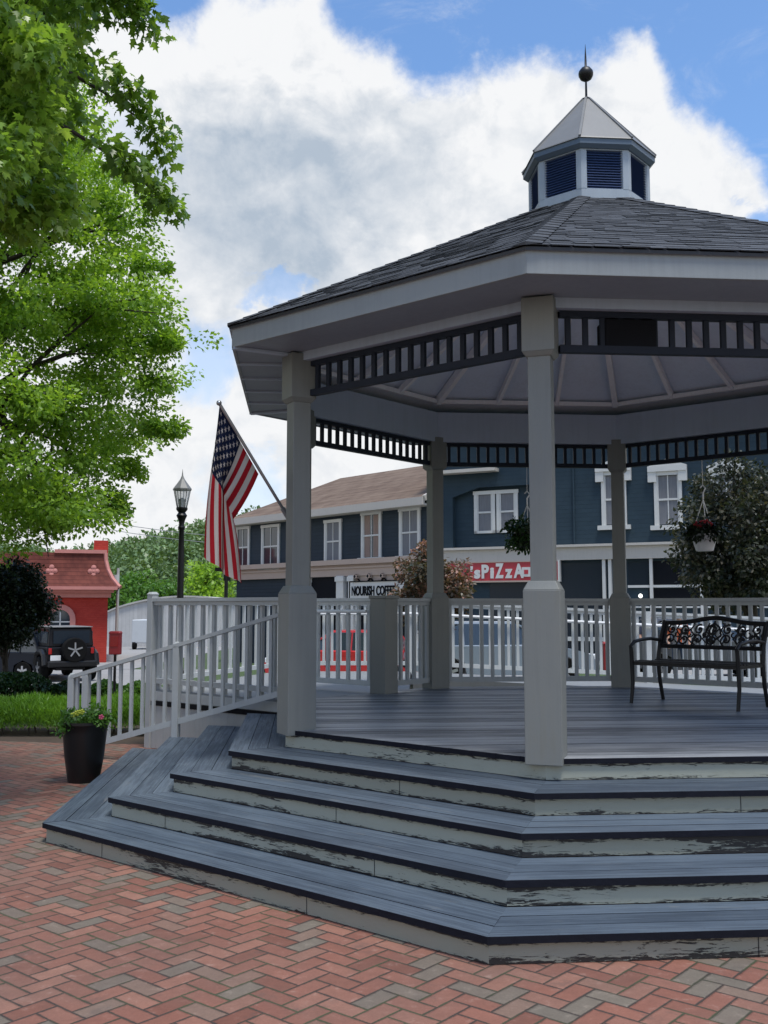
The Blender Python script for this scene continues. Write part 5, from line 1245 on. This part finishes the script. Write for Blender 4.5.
person('person with dark hair in a dark and white top standing behind the fence', 648, 25.5, mat('dark_navy_shirt', (.03, .035, .06), .8), mat('dark_trousers', (.02, .02, .025), .8), skin, hair, R(20))
person('person in an orange shirt standing beyond the back of the bench', 678, 24.5, mat('orange_shirt', (.45, .09, .03), .8), mat('jeans', (.04, .06, .10), .8), skin, hair, R(-15))

# ------------------------------------------------------------------ far trees and the wooded hill
p = pix(146, 575, 95); tree('far_tree', 'dark round tree beyond the metal building, left of the street lamp', 'tree', (p.x, 95, -1.6), (p.x, 95, 3.), .3, ballclumps((p.x, 95, 1.9), (3.6, 3.2, 2.6), 60, .8, 21), 150, .38, T_QUAD, M['leaf_mid'], .2, 6, .5, 20, limb_r=.1)
p = pix(205, 585, 88); tree('far_tree', 'light green tree right of the street lamp beyond the metal building', 'tree', (p.x, 88, -1.6), (p.x, 88, 4), .25, ballclumps((p.x, 88, 2.9), (2.3, 2.3, 2.4), 40, .7, 22), 130, .34, T_QUAD, M['leaf_far'], .2, 6, .5, 20, limb_r=.08)
p = pix(125, 600, 84); tree('far_tree', 'tree just right of the red building behind the utility pole', 'tree', (p.x - 1, 84, -1.6), (p.x - 1, 84, 2.4), .25, ballclumps((p.x - 1, 84, 1.6), (2.4, 2.3, 2.6), 40, .7, 23), 130, .34, T_QUAD, M['leaf_mid'], .2, 6, .5, 20, limb_r=.08)
hx = [(-260, 30), (-160, 26), (-118, 22), (-100, 17.5), (-82, 20), (-70, 23), (-55, 27), (-40, 31), (-10, 35), (40, 36), (100, 30), (200, 22), (300, 10)]
def ridge(x):
    for (a, b), (c, d) in zip(hx, hx[1:]):
        if a <= x <= c: return b + (d - b) * (x - a) / (c - a)
    return 8
q = MB(); nx_, ny_ = 60, 14; V = []
for j in range(ny_ + 1):
    for i in range(nx_ + 1):
        x = -260 + 560 * i / nx_; y = 170 + 260 * j / ny_; V.append((x, y, -2 + (ridge(x) - 3) * sstep(175, 310, y) ))
q.raw(V, [(j * (nx_ + 1) + i, j * (nx_ + 1) + i + 1, (j + 1) * (nx_ + 1) + i + 1, (j + 1) * (nx_ + 1) + i) for j in range(ny_) for i in range(nx_)])
struct(q.build('hill', M['grass'], smooth=True))
random.seed(9); cs = []
for i in range(1500):
    y = 176 + 150 * random.random() ** .8; x = random.uniform(-.45, .12) * y
    if random.random() < .15: x = random.uniform(-.5, .5) * y
    z = -2 + (ridge(x) - 3) * sstep(175, 310, y); r_ = random.uniform(2.2, 3.8); cs.append(((x, y, z + r_ * .7), (r_, r_, r_ * .85)))
CC, DD, RR = clumpy(cs, 60, .8, .1, 5, .5)
rt = bpy.data.objects.new('hill_woodland', None); bpy.data.objects.remove(rt)
fo = thing('hill_woodland', '', 'x'); 
o = leaves('hill_woodland', CC, DD, 1.25, T_QUAD, M['leaf_hill'], fo, RR); o.parent = None; bpy.data.objects.remove(fo); o.name = 'hill_woodland'; o['kind'] = 'stuff'; o['label'] = 'wooded green hillside in the distance'
